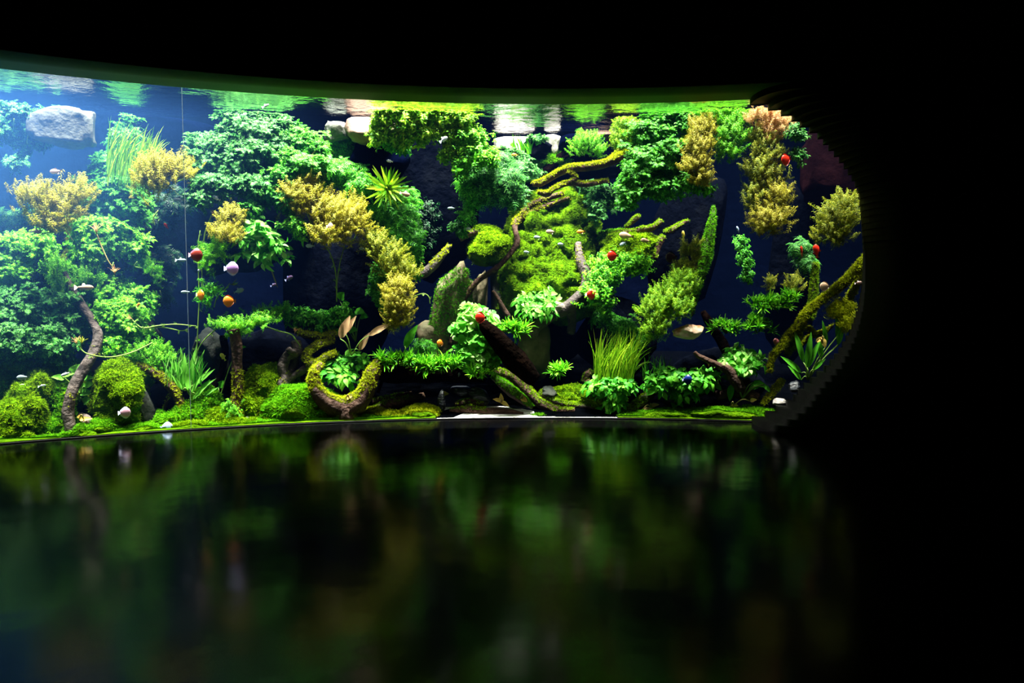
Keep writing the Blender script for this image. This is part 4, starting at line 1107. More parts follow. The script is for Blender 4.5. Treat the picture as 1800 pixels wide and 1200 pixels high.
wood('driftwood', 'twisted dark root under the pale leafed plant', [[(1260, 700, .12, 6), (1285, 690, .13, 9), (1310, 692, .13, 9), (1335, 698, .11, 6)], [(1300, 675, .16, 8), (1318, 668, .15, 4)], [(1255, 690, .14, 4), (1275, 688, .13, 4)]], 'bark_red', BR, rough=.35)
rock('stone', 'blue grey slate with white veins in the bottom hollow', 812, 688, .22, 30, 13, .06, 'rock_slate', 61, facets=10, roll=-12)
rock('stone', 'dark slate lying on edge right of the veined slate', 845, 698, .18, 26, 14, .05, 'rock_slate', 62, facets=10, roll=-35)
rock('stone', 'small upright slate beside the low moss dome', 775, 705, .14, 8, 22, .04, 'rock_slate', 63, facets=8)
rock('stone', 'dark speckled stone right of the black log foot', 965, 690, .20, 15, 12, .05, 'rock_dim', 64, facets=8)
rock('stone', 'black slate under the roots at the lower right', 1190, 708, .14, 32, 12, .06, 'rock_slate', 65, facets=10, roll=-10)
rock('stone', 'pale stone with bluish crystals at the stepped edge', 1397, 680, .06, 10, 10, .03, 'rock_slate', 66, facets=8)
rock('stone', 'small cream stone at the stepped edge below the crystals', 1370, 706, .05, 12, 7, .03, 'rock_white', 67, facets=6)
rock('stone', 'grey stone beside the looping root', 545, 672, .28, 12, 16, .05, 'rock_grey', 68)
rock('stone', 'grey flat stone below the looping root', 520, 680, .26, 20, 8, .05, 'rock_slate', 69)

# ------------------------------------------------------------ bushes: the far left
LW = 'lacy green bushes at the left'
plant('lacy_bush', 'teal lacy bush in the top left corner', LW, 'wisteria', 'teal', [(30, 215, .45, 48, 32, .12), (60, 240, .45, 30, 22, .08), (-50, 230, .45, 46, 30, .12), (-140, 225, .48, 50, 34, .12)], .075, 1.5)
plant('lacy_bush', 'small dim teal sprig below the pale stone slab', LW, 'wisteria', 'teal', [(28, 285, .7, 16, 12, .06)], .06, 1.2)
plant('lacy_bush', 'green lacy bush filling the gap under the streaming grass', LW, 'wisteria', 'green', [(220, 255, .52, 26, 40, .10), (190, 300, .50, 28, 26, .10)], .06, 1.5)
grass('streaming_grass', 'long grass streaming up right behind the golden bush', 'grasses in the tank', (232, 305, .42), 260, 74, .55, 1.7, 'lime', spread=(40, .07), jitter=.22, rise=26)
GB = 'golden stem plants'
plant('golden_stem_plant', 'golden bush hanging beside the glass joint at the upper left', GB, 'rotala', 'gold', [(272, 305, 0.28, 34, 32, 0.1), (312, 300, 0.28, 28, 24, 0.08), (262, 325, 0.28, 22, 20, 0.08)], .06, 1.9, deep=0)
plant('golden_stem_plant', 'dull golden bush left of the leafy pile at the far left', GB, 'rotala', 'gold', [(65, 350, 0.3, 34, 26, 0.1), (105, 372, 0.3, 34, 28, 0.1), (135, 345, 0.3, 26, 26, 0.08), (90, 395, 0.3, 26, 16, 0.08)], .06, 1.8, deep=0)
plant('lacy_bush', 'mid green bush between the two golden bushes at the left', LW, 'wisteria', 'green', [(200, 345, .42, 44, 34, .12), (230, 370, .40, 30, 30, .10), (160, 335, .48, 28, 26, .08)], .062, 1.6)
plant('lacy_bush', 'pale green lacy bush under the golden bush beside the glass joint', LW, 'wisteria', 'lush', [(180, 405, .34, 48, 26, .12), (165, 435, .34, 34, 20, .10), (215, 430, .34, 36, 20, .10)], .066, 1.7)
plant('lacy_bush', 'yellow green bush at the left edge above the mossy stub', LW, 'wisteria', 'lush', [(25, 440, .34, 38, 28, .10), (62, 430, .36, 30, 22, .10), (15, 475, .32, 26, 24, .08), (-55, 440, .36, 44, 34, .10), (-130, 420, .4, 44, 34, .10)], .06, 1.6)
plant('lacy_bush', 'dim teal fronds at the left edge below the dull golden bush', LW, 'fern', 'teal', [(30, 385, .55, 36, 22, .08)], .075, 1.3)
plant('lacy_bush', 'light green bush around the top of the leaning grey trunk', LW, 'rotala', 'lush', [(100, 475, .30, 26, 24, .08), (150, 485, .30, 34, 22, .10), (115, 505, .28, 20, 20, .08)], .055, 1.8)
plant('lacy_bush', 'broad teal bush left of the leaning grey trunk', LW, 'wisteria', 'teal', [(30, 545, .26, 46, 34, .12), (85, 545, .26, 44, 32, .12), (25, 600, .22, 36, 32, .10), (90, 600, .22, 32, 30, .10), (130, 580, .26, 22, 26, .08), (-60, 560, .26, 50, 44, .12), (-150, 560, .28, 50, 44, .12)], .062, 1.7, deep=.09)
plant('lacy_bush', 'full green bush right of the leaning grey trunk', LW, 'wisteria', 'lush', [(205, 515, .30, 36, 26, .10), (212, 560, .24, 40, 34, .12), (240, 530, .28, 26, 20, .08), (195, 600, .22, 22, 16, .08)], .062, 1.7)
plant('lacy_bush', 'green bush threaded with the top of the leaning grey trunk', LW, 'wisteria', 'green', [(165, 530, .36, 30, 30, .08), (120, 525, .36, 26, 22, .08)], .06, 1.5)
plant('drooping_sprig', 'yellow green drooping twig over the dark gap at the left', LW, 'rotala', 'lush', [(246, 462, .30, 18, 12, .05), (268, 474, .28, 14, 10, .04), (279, 488, .27, 5, 12, .03)], .045, 1.5, up=.1, sway=(.5, -.3))
plant('feathery_tuft', 'bright feathery tuft left of the sword plant', LW, 'rotala', 'lush', [(258, 620, .24, 34, 20, .08), (285, 632, .22, 18, 18, .06)], .05, 1.7)
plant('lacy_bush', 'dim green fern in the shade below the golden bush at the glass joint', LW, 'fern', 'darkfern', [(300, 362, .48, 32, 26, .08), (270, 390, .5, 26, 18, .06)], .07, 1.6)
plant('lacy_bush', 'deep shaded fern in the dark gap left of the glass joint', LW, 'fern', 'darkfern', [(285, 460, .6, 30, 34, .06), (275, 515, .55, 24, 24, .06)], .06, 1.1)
# left to centre
MW = 'tall lacy bushes left of centre'
plant('lacy_bush', 'tall pale teal bush reaching the surface right of the glass joint', MW, 'wisteria', 'teal', [(420, 198, .34, 34, 16, .08), (465, 203, .34, 36, 18, .08), (430, 228, .30, 46, 20, .10), (478, 242, .30, 32, 20, .09), (400, 252, .28, 36, 18, .09), (495, 222, .32, 22, 18, .06), (440, 262, .25, 40, 16, .08)], .066, 1.6)
plant('lacy_bush', 'wide teal bush under the tall pale teal bush', MW, 'wisteria', 'teal', [(365, 285, .28, 34, 22, .09), (420, 292, .24, 40, 22, .10), (378, 325, .22, 36, 22, .09), (350, 250, .34, 20, 18, .08), (440, 325, .20, 26, 18, .08), (355, 345, .2, 20, 16, .06)], .062, 1.6)
plant('lacy_bush', 'pale green bush left of the pale flat topped stone', MW, 'wisteria', 'green', [(520, 245, .32, 34, 22, .09), (548, 258, .30, 26, 22, .08), (505, 280, .26, 26, 22, .09), (540, 290, .24, 34, 20, .09), (500, 305, .22, 24, 14, .06)], .066, 1.6)
plant('lacy_bush', 'dim teal fern right of the runner above the long golden plant', MW, 'fern', 'green', [(600, 300, .36, 40, 22, .10), (632, 320, .34, 26, 22, .08), (570, 298, .36, 24, 20, .08)], .075, 1.6)
plant('lacy_bush', 'shaded green bush in the middle between the two pale bushes', MW, 'wisteria', 'green', [(470, 335, .20, 36, 24, .08), (485, 300, .24, 24, 24, .08), (505, 350, .2, 22, 20, .06), (440, 370, .18, 20, 16, .06)], .058, 1.5)
plant('leafy_sprig', 'small leafy sprig hanging over the dark gap left of the long golden plant', MW, 'hygro', 'lush', [(512, 392, 0.22, 16, 12, 0.05), (528, 405, 0.22, 14, 16, 0.05), (498, 396, 0.22, 10, 6, 0.04)], .05, 1.4, deep=0)
plant('golden_stem_plant', 'long golden plant running down right from the runner', GB, 'rotala', 'gold', [(520, 345, 0.27, 34, 28, 0.1), (560, 365, 0.27, 34, 26, 0.1), (600, 375, 0.27, 36, 28, 0.1), (620, 400, 0.27, 30, 32, 0.1), (575, 410, 0.27, 28, 20, 0.08), (535, 325, 0.27, 28, 14, 0.08)], .056, 1.9, sway=(.3, 0), deep=0)
plant('golden_stem_plant', 'brown gold bush above the bright feathery hanger right of the joint', GB, 'rotala', 'gold', [(408, 385, 0.21, 22, 22, 0.08), (398, 412, 0.21, 26, 18, 0.08)], .052, 1.8, deep=0)
plant('golden_stem_plant', 'yellow plant cascading in a chain down to the dark branch', GB, 'rotala', 'olive', [(662, 430, 0.2, 22, 22, 0.08), (685, 455, 0.2, 30, 24, 0.08), (706, 478, 0.2, 28, 18, 0.08)], .054, 1.8, slope=.0003)
plant('golden_stem_plant', 'lowest golden tuft of the chain above the sharp leaved carpet', GB, 'rotala', 'gold', [(700, 510, 0.12, 26, 22, 0.08), (700, 545, 0.12, 26, 26, 0.08), (702, 568, 0.12, 20, 10, 0.05)], .054, 1.9, slope=0)
plant('feathery_hanger', 'bright feathery bunch hanging below the brown gold bush', MW, 'rotala', 'lush', [(378, 445, 0.19, 20, 22, 0.06), (368, 462, 0.19, 14, 16, 0.05)], .055, 1.6, up=-.2, deep=0)
plant('feathery_hanger', 'green feathery bunch left of the orange round fish', MW, 'rotala', 'green', [(368, 512, 0.17, 16, 16, 0.05), (362, 525, 0.17, 10, 14, 0.04)], .055, 1.6, up=-.2, deep=0)
plant('broad_leaf_plant', 'broad leaved plant with pale cupped leaves over the dark gap', 'broad leaved plants', 'anubias', 'pale', [(448, 402, 0.2, 18, 12, 0.05), (468, 418, 0.2, 20, 12, 0.05), (440, 425, 0.2, 16, 8, 0.05), (462, 448, 0.2, 14, 10, 0.04), (488, 434, 0.2, 10, 8, 0.04), (502, 456, 0.2, 7, 4, 0.03), (427, 445, 0.2, 7, 4, 0.03)], .046, 1.7, grow=1.1, deep=0, slope=0)
runner('trailing rootlets under the broad leaved plant', [(476, 472, .3, 1.5), (482, 488, .3, 1.6), (488, 505, .3, 1.0)], (), 'stem_red', 0)
# centre canopy
CB = 'bushes of the central canopy'
plant('leafy_canopy', 'bright yellow green canopy hanging from the surface at the top centre', CB, 'hygro', 'lime', [(688, 198, .26, 30, 20, .08), (722, 208, .25, 30, 30, .08), (768, 205, .26, 34, 28, .08), (812, 214, .27, 24, 34, .08), (668, 230, .28, 18, 26, .07), (746, 230, .25, 24, 20, .06), (704, 240, .27, 22, 16, .05), (790, 238, .26, 16, 16, .05)], .056, 2.4, slope=0)
plant('leafy_canopy', 'green skirt of the canopy hanging on its right side', CB, 'hygro', 'lush', [(825, 250, .28, 28, 28, .10), (840, 275, .30, 34, 22, .10), (815, 290, .30, 22, 20, .08)], .056, 2.0)
plant('leafy_canopy', 'dim green leaves under the left side of the canopy', CB, 'hygro', 'green', [(688, 248, .32, 26, 18, .08), (705, 262, .34, 14, 10, .05)], .055, 1.4)
plant('leafy_sprig', 'single bright sprig in the shadow under the canopy', CB, 'hygro', 'lime', [(792, 272, .26, 20, 13, .05)], .055, 1.9)
plant('lacy_bush', 'blue green fern slope right of the canopy', CB, 'fern', 'teal', [(868, 290, .40, 34, 26, .10), (890, 320, .38, 28, 30, .10), (850, 325, .38, 26, 26, .08), (905, 342, .38, 14, 16, .05)], .07, 2.0)
plant('lacy_bush', 'lower blue green fern fringe over the dark cave', CB, 'fern', 'green', [(830, 335, .36, 22, 28, .08), (822, 372, .34, 14, 8, .05), (820, 320, .38, 14, 14, .05)], .06, 1.7)
plant('lacy_bush', 'hazy teal bush behind the fern slope under the white stone', CB, 'wisteria', 'teal', [(885, 278, .66, 34, 18, .06), (915, 300, .64, 24, 16, .06)], .055, 1.6)
plant('star_plant', 'lime star shaped plant of long pointed leaves left of centre', CB, 'star', 'lime', [(685, 326, .19, 2, 2, .01)], .076, 1, count=1, stems=[[(686, 325, .2, 2.5), (690, 345, .36, 2.5), (700, 365, .42, 2)]], up=.35, fwd=1.0)
plant('dark_fern', 'deep green fern right of the star shaped plant', CB, 'fern', 'green', [(668, 368, .36, 24, 22, .08), (700, 380, .38, 32, 28, .10), (715, 420, .38, 24, 28, .08), (712, 345, .42, 22, 20, .06)], .06, 1.8)
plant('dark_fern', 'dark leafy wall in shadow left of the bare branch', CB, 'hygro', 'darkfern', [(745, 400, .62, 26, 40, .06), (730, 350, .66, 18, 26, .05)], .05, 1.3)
plant('leafy_sprig', 'small ruffled sprig lit in the cave mouth', CB, 'hygro', 'teal', [(805, 398, .34, 16, 9, .05), (812, 408, .33, 10, 6, .04)], .05, 1.8)
plant('lacy_bush', 'shaded green bush under the lowest golden tuft', CB, 'wisteria', 'green', [(720, 460, .34, 20, 24, .06), (668, 500, .32, 16, 34, .06)], .05, 1.4)
grass('surface_reeds', 'pale reeds in front of the bright white stone', 'grasses in the tank', (918, 272, .70), 46, 36, -.35, 2.4, 'lush', spread=(22, .04), jitter=.3)
plant('small_bush', 'small bush on the dark stone at the surface', CB, 'hygro', 'teal', [(945, 243, .70, 20, 7, .04)], .04, 1.6)
plant('small_bush', 'round green bush before the large dark surface rock', CB, 'rotala', 'lush', [(1030, 254, .58, 26, 20, .08), (1050, 262, .58, 12, 10, .05)], .055, 1.9)
plant('small_bush', 'dim teal plants on the bank below the mossy hanging branch', CB, 'wisteria', 'teal', [(1060, 345, .60, 26, 20, .06), (1050, 372, .58, 14, 18, .05), (1040, 330, .66, 20, 12, .05)], .055, 1.6)
plant('lacy_bush', 'dull green growth on the bank left of the mossy hanging branch', CB, 'fern', 'teal', [(935, 300, .74, 24, 8, .05), (905, 262, .8, 10, 10, .03)], .05, 1.3)
# right
RB = 'bushes at the upper right'
plant('yellow_bush', 'rounded yellow green bush above the mossy hanging branch', RB, 'rotala', 'lime', [(1100, 222, .34, 22, 18, .08), (1108, 240, .34, 26, 20, .08), (1090, 250, .34, 14, 16, .06)], .055, 2.0)
plant('lacy_bush', 'large green bush hanging from the surface at the upper right', RB, 'wisteria', 'green', [(1160, 203, 0.32, 34, 20, 0.08), (1150, 240, 0.32, 36, 26, 0.1), (1135, 285, 0.32, 34, 30, 0.12), (1115, 320, 0.32, 26, 26, 0.1), (1105, 345, 0.32, 20, 16, 0.08), (1175, 280, 0.32, 30, 36, 0.1), (1160, 330, 0.32, 20, 20, 0.08)], .066, 1.8)
plant('lacy_bush', 'deep green feathery bush under the surface left of the stepped edge', RB, 'rotala', 'lush', [(1270, 203, 0.28, 34, 22, 0.08), (1250, 192, 0.28, 30, 14, 0.07), (1285, 240, 0.28, 26, 26, 0.1), (1300, 205, 0.28, 16, 24, 0.06), (1275, 265, 0.28, 22, 16, 0.08)], .06, 2.0)
plant('lacy_bush', 'green fringe between the golden bush and the large green bush', RB, 'hygro', 'green', [(1200, 190, 0.33, 26, 12, 0.08), (1205, 220, 0.33, 18, 30, 0.08), (1210, 320, 0.33, 26, 20, 0.08), (1240, 330, 0.33, 12, 10, 0.05)], .055, 1.8)
plant('golden_stem_plant', 'golden bush hanging in the green at the upper right', GB, 'rotala', 'gold', [(1235, 232, 0.22, 22, 26, 0.08), (1228, 262, 0.22, 24, 24, 0.08), (1225, 295, 0.22, 24, 22, 0.08), (1232, 315, 0.22, 20, 10, 0.06)], .054, 2.1)
plant('pink_stem_plant', 'pinkish bush at the upper end of the stepped edge', GB, 'rotala', 'pink', [(1335, 205, 0.25, 24, 18, 0.08), (1368, 215, 0.25, 22, 14, 0.06), (1358, 232, 0.25, 18, 12, 0.05)], .055, 2.0)
plant('olive_stem_plant', 'upper olive clump of the hanging column at the right', GB, 'rotala', 'olive', [(1340, 245, 0.26, 28, 18, 0.08), (1350, 275, 0.26, 30, 20, 0.08), (1330, 295, 0.26, 22, 22, 0.08)], .054, 1.6)
plant('olive_stem_plant', 'middle green gold clump behind the red oval fish', GB, 'rotala', 'olive', [(1345, 315, 0.23, 32, 24, 0.08), (1325, 345, 0.23, 20, 24, 0.08)], .054, 1.7)
plant('golden_stem_plant', 'lowest golden clump of the hanging column at the right', GB, 'rotala', 'gold', [(1365, 350, 0.18, 24, 26, 0.08), (1350, 385, 0.18, 34, 22, 0.08), (1340, 398, 0.18, 18, 12, 0.05)], .054, 1.9)
plant('lacy_bush', 'dim green leaves at the stepped edge under the pinkish bush', RB, 'hygro', 'teal', [(1398, 232, .20, 14, 14, .05), (1412, 240, .20, 8, 8, .03), (1405, 275, .24, 12, 16, .05)], .045, 1.4)
plant('olive_stem_plant', 'olive bush against the curved right edge of the window', GB, 'rotala', 'olive', [(1470, 385, 0.14, 34, 24, 0.08), (1485, 358, 0.14, 22, 20, 0.06), (1455, 410, 0.14, 24, 16, 0.06), (1478, 415, 0.14, 20, 14, 0.06)], .054, 1.8)
plant('dark_fern', 'small dark teal fern left of the two red slim fish', RB, 'fern', 'teal', [(1408, 432, .34, 16, 16, .05), (1420, 460, .36, 14, 16, .05)], .05, 1.5)
plant('leafy_shelf', 'bright small leaved shelf plant right of the big root', RB, 'small', 'lush', [(1075, 465, .36, 36, 16, .10), (1112, 468, .36, 28, 16, .10), (1062, 490, .32, 26, 20, .08), (1050, 520, .30, 22, 26, .08), (1065, 535, .30, 14, 14, .06)], .052, 2.3)
plant('yellow_bush', 'lower yellow green bush left of the slender mossy trunk', RB, 'rotala', 'lime', [(1200, 500, 0.17, 26, 22, 0.08), (1172, 520, 0.17, 30, 20, 0.1), (1150, 545, 0.17, 26, 26, 0.08), (1190, 540, 0.17, 26, 18, 0.08), (1152, 575, 0.17, 22, 20, 0.06)], .05, 2.0)
plant('olive_stem_plant', 'thin olive sprigs beside the top of the slender mossy trunk', RB, 'rotala', 'olive', [(1212, 448, .34, 18, 20, .06), (1205, 475, .32, 20, 16, .06), (1226, 425, .34, 6, 8, .03)], .05, 1.5)
plant('hanging_strand', 'thin dim green strand in the dark hollow at the right', RB, 'small', 'green', [(1302, 432, .42, 8, 14, .04), (1310, 460, .40, 9, 20, .04), (1314, 485, .40, 10, 14, .04)], .045, 1.7)
TU = 'sharp leaved tufts'
plant('leaf_tuft', 'bright tuft on the shelf left of the mossy stump', TU, 'tuft', 'lush', [(1340, 532, 0.16, 22, 12, 0.06), (1370, 530, 0.16, 16, 8, 0.05), (1388, 520, 0.16, 14, 8, 0.05)], .055, 2.0, part_label='bright green pointed leaves')
plant('leaf_tuft', 'pair of tufts around the dark round fish at the right', TU, 'tuft', 'lush', [(1268, 572, 0.16, 14, 10, 0.05), (1290, 576, 0.16, 12, 9, 0.05)], .05, 2.0)
plant('leaf_tuft', 'round tuft above the pale leafed plant at the right', TU, 'tuft', 'lush', [(1330, 570, 0.15, 18, 14, 0.06)], .055, 2.4)
plant('leaf_tuft', 'olive sprigs on the ledge right of the bright shelf tuft', TU, 'rotala', 'olive', [(1355, 495, .30, 10, 12, .04), (1395, 500, .30, 14, 16, .05)], .045, 1.4)
leafy('sword_plant', 'upright pointed blades at the right edge under the mossy branch', 'sword leaved plants', (1420, 668, .09),
      [(1422, 615, .07, 62, 6, 85, .1), (1430, 622, .07, 56, 5, 70, .1), (1405, 608, .09, 60, 5, 105, 0), (1392, 640, .08, 46, 5, 138, .2), (1398, 655, .07, 34, 4, 130, .2), (1442, 612, .08, 40, 5, 95, .1), (1450, 585, .10, 44, 4, 100, .1), (1478, 585, .10, 46, 5, 80, .1), (1472, 580, .12, 50, 4, 95, 0), (1490, 556, .12, 40, 4, 78, .1), (1440, 640, .06, 28, 4, 48, .1)], 'broad')
plant('feathery_moss_plant', 'drooping yellow moss fern below the mossy branch at the right edge', 'moss cushions', 'fern', 'mossy', [(1480, 545, .14, 22, 18, .05), (1488, 570, .13, 14, 12, .04)], .045, 1.5, up=-.1)
plant('pale_leaf_plant', 'pale lime leafed plant at the lower right behind the brown branch', 'broad leaved plants', 'anubias', 'pale', [(1298, 622, .16, 18, 8, .05), (1320, 634, .14, 16, 8, .05), (1282, 636, .14, 14, 6, .05), (1308, 646, .13, 18, 5, .05)], .042, 1.6)
leafy('broad_leaf_plant', 'dim leaf pair under the brown branch at the lower right', 'broad leaved plants', (1305, 700, .10), [(1278, 664, .12, 22, 6, 160, .4), (1335, 675, .11, 26, 7, -10, .4), (1348, 682, .10, 18, 4, -45, .4), (1284, 690, .10, 30, 6, -95, .3), (1325, 680, .11, 20, 6, 200, .5)], 'broad')
plant('carpet_plant', 'leafy carpet at the lower right around the deep blue fish', 'broad leaved plants', 'anubias', 'broad', [(1175, 660, 0.11, 26, 9, 0.08), (1215, 668, 0.11, 30, 10, 0.08), (1155, 676, 0.11, 20, 9, 0.06), (1200, 688, 0.11, 24, 6, 0.05), (1240, 664, 0.11, 18, 10, 0.05)], .044, 1.5)
plant('carpet_plant', 'broad leaved bunch at the glass below the tall grass', 'broad leaved plants', 'anubias', 'broad', [(1060, 680, 0.09, 26, 10, 0.06), (1090, 680, 0.09, 22, 10, 0.06), (1078, 710, 0.09, 12, 16, 0.04)], .044, 1.5)
grass('tall_grass', 'tall thin grass tuft at the lower centre right', 'grasses in the tank', (1078, 676, .14), 230, 104, .36, 1.5, 'lime', spread=(34, .04), jitter=.36)
grass('tall_grass', 'thin dim grass between the tall grass and the rust boulder', 'grasses in the tank', (1150, 668, .26), 40, 50, -.2, 1.8, 'green', spread=(22, .04), jitter=.4)
plant('dark_fern', 'dim ferns in the shade below the leafy shelf', RB, 'fern', 'green', [(1095, 575, .40, 22, 20, .06), (1125, 590, .36, 18, 16, .05), (1060, 552, .38, 20, 10, .05)], .05, 1.3)
# lower centre
plant('broad_leaf_plant', 'bright leafy bunch at the foot of the moss hill', 'broad leaved plants', 'anubias', 'pale', [(926, 530, .26, 18, 10, .05), (952, 524, .26, 18, 10, .05), (942, 545, .24, 22, 10, .05), (966, 538, .25, 12, 10, .04)], .042, 1.6)
plant('leaf_tuft', 'tuft of sharp leaves right of the red fish on the black log', TU, 'tuft', 'lush', [(900, 576, 0.11, 22, 12, 0.05)], .065, 2.6)
plant('round_leaf_plant', 'round leaved plant climbing left of the black log', 'broad leaved plants', 'round', 'pale', [(828, 556, 0.17, 16, 12, 0.05), (845, 572, 0.17, 20, 14, 0.05), (822, 582, 0.17, 16, 14, 0.05), (842, 600, 0.17, 24, 18, 0.06), (826, 625, 0.17, 18, 14, 0.05), (856, 628, 0.17, 18, 10, 0.05)], .042, 2.4, part_label='round light green leaves', slope=.0004)
plant('leaf_tuft', 'bright tuft at the left end of the dark root shelf', TU, 'tuft', 'lush', [(680, 630, 0.1, 16, 10, 0.05), (708, 632, 0.1, 20, 10, 0.05)], .07, 2.6)
plant('leaf_tuft', 'second bright tuft in the middle of the dark root shelf', TU, 'tuft', 'lush', [(745, 640, 0.1, 22, 9, 0.05), (775, 640, 0.1, 24, 10, 0.05), (800, 635, 0.1, 10, 8, 0.04)], .068, 2.6)
plant('leaf_tuft', 'third bright tuft below the round leaved plant', TU, 'tuft', 'lush', [(842, 652, 0.08, 22, 10, 0.05)], .068, 2.6)
plant('leaf_tuft', 'small round tuft right of the foot of the black log', TU, 'tuft', 'lush', [(985, 648, 0.12, 15, 8, 0.05)], .06, 2.6)
plant('small_bush', 'fine leaved sprig before the low tan boulder', TU, 'fern', 'green', [(748, 606, .26, 16, 12, .04)], .045, 1.4)
plant('leafy_bank', 'dense dark green leafy bank in front of the shaded hollow', MW, 'hygro', 'green', [(520, 552, 0.28, 28, 12, 0.06), (550, 560, 0.28, 32, 16, 0.08), (580, 570, 0.28, 22, 14, 0.06), (600, 555, 0.28, 20, 16, 0.06), (495, 545, 0.28, 16, 8, 0.05)], .055, 1.9)
plant('leafy_bank', 'broad leafy plant below the reddish lily leaves', 'broad leaved plants', 'anubias', 'broad', [(580, 648, .22, 10, 8, .05), (602, 640, .22, 16, 8, .05), (628, 632, .22, 18, 7, .05), (604, 660, .2, 16, 8, .05)], .044, 1.5)
leafy('lily_leaves', 'two reddish lily leaves standing left of the golden chain', 'broad leaved plants', (618, 625, .16), [(606, 575, .13, 44, 8, 68, .1), (616, 570, .14, 36, 5, 60, .1), (668, 578, .13, 46, 6, 30, .1), (640, 600, .14, 36, 6, 62, .1)], 'red')
leafy('broad_leaf_plant', 'green lily pads floating behind the reddish leaves', 'broad leaved plants', (625, 600, .42), [(610, 545, .44, 18, 9, 20, .7), (632, 548, .44, 20, 8, -5, .7), (640, 556, .43, 16, 7, 0, .7), (620, 580, .40, 18, 7, 10, .7), (585, 548, .42, 14, 6, 0, .7), (600, 520, .46, 16, 9, 60, .5), (608, 535, .45, 14, 8, 30, .6)], 'broad')
leafy('broad_leaf_plant', 'upright green leaf above the bright tufts', 'broad leaved plants', (712, 625, .24), [(722, 590, .22, 44, 8, 62, .2), (715, 602, .22, 22, 5, 80, .2)], 'broad')
plant('stump_plant', 'flat feathery plant crowning the brown stump', MW, 'rotala', 'lush', [(395, 570, 0.17, 26, 9, 0.08), (425, 568, 0.17, 28, 10, 0.08), (455, 562, 0.17, 26, 8, 0.06), (412, 584, 0.17, 18, 7, 0.06)], .05, 2.1, deep=0)
plant('feathery_tuft', 'fine tuft beside the foot of the brown stump', MW, 'rotala', 'lush', [(406, 720, .12, 16, 14, .05), (420, 730, .10, 8, 8, .03)], .045, 1.8)
plant('mossy_branch_plant', 'sprigs over the branch from the stump plant to the leafy bank', MW, 'rotala', 'lush', [(470, 548, .30, 24, 8, .05), (500, 542, .30, 14, 6, .04)], .045, 1.7, deep=0)
leafy('sword_plant', 'sword plant with long translucent leaves at the glass joint', 'sword leaved plants', (332, 692, .15),
      [(325, 654, .13, 66, 4.8, 90, .1), (336, 648, .14, 64, 4.8, 80, .1), (316, 660, .14, 56, 4.1, 104, .1), (348, 642, .17, 58, 3.4, 70, .1), (330, 670, .10, 38, 4.8, 95, .3), (352, 666, .14, 50, 3.0, 54, .1), (358, 680, .14, 50, 3.0, 40, .1), (360, 662, .16, 42, 3.4, 44, .2), (344, 676, .11, 34, 3.0, 64, .2),
       (308, 648, .16, 50, 3.4, 112, .1), (322, 640, .18, 60, 3.4, 96, 0), (342, 632, .20, 56, 3.0, 82, 0), (366, 690, .14, 40, 3.0, 34, .2), (312, 672, .12, 34, 3.4, 118, .3), (350, 690, .11, 34, 3.0, 48, .3)], 'pale')
grass('tall_grass', 'pale grass tuft behind the sword plant', 'grasses in the tank', (322, 676, .17), 110, 62, .05, 1.6, 'pale', spread=(30, .04), jitter=.34)
leafy('broad_leaf_plant', 'yellowish leaved plant behind the lower leaning trunk', 'broad leaved plants', (140, 705, .18), [(103, 663, .14, 22, 6, 165, .4), (120, 658, .14, 20, 4, 20, .3), (132, 650, .17, 24, 9, 60, .3), (155, 664, .16, 18, 5, 10, .4), (156, 676, .15, 18, 6, 20, .5), (150, 690, .15, 20, 8, 0, .6), (152, 704, .14, 16, 8, 30, .8), (142, 680, .17, 18, 7, 60, .5)], 'pale')
leafy('broad_leaf_plant', 'dim leaves beside the mossy half of the brown stump', 'broad leaved plants', (385, 705, .24), [(388, 675, .24, 16, 6, 60, .4), (380, 688, .23, 14, 5, 150, .4), (425, 610, .22, 14, 4, 10, .3), (360, 680, .2, 30, 6, 60, .2)], 'broad')

# ------------------------------------------------------------ long runner stems
runner('pale runner dropping from the surface bush into the long golden plant', [(562, 250, .30, 1.4), (546, 278, .28, 1.5), (538, 300, .26, 1.5), (535, 330, .24, 1.4)], (), 'stem_red', 4)
runner('green runner falling from the long golden plant to the leafy bank', [(535, 320, .22, 1.4), (540, 375, .20, 1.5), (560, 415, .20, 1.5), (580, 445, .20, 1.5), (590, 480, .21, 1.5), (592, 530, .24, 1.4)], (), 'stem', 9)
runner('short runner joining the falling runner from the right', [(606, 430, .22, 1.2), (598, 460, .21, 1.2), (593, 490, .21, 1.2), (592, 515, .22, 1.1)], (), 'stem', 5)
runner('left vertical stem by the glass joint holding the dark red fish level', [(352, 405, .20, 1.3), (348, 440, .19, 1.4), (350, 520, .18, 1.4), (348, 575, .17, 1.4), (346, 625, .17, 1.2)], (), 'stem', 6)
runner('curved stem with a rosette above the dark red fish', [(372, 378, .22, 1.6), (360, 410, .20, 1.6), (356, 450, .20, 1.5), (355, 500, .20, 1.3), (356, 535, .20, 1.0)], [(373, 382, .22, .045, 'red', .3, .9)], 'stem', 6)
runner('stem with two reddish rosettes among the leaves at the left', [(170, 412, .22, 1.6), (178, 432, .21, 1.6), (190, 458, .20, 1.5), (200, 472, .20, 1.4)], [(170, 412, .22, .06, 'red', -.1, 1), (202, 484, .20, .055, 'red', -.1, 1)], 'stem_red', 4)
runner('runner with a brown rosette crossing before the leaning trunk', [(138, 608, .12, 1.5), (150, 620, .10, 1.6), (172, 626, .10, 1.6), (200, 627, .12, 1.6), (235, 618, .15, 1.5), (268, 602, .18, 1.3)], [(136, 606, .12, .045, 'red', -.3, .9), (144, 606, .12, .05, 'olive', .0, 1)], 'stem', 5)
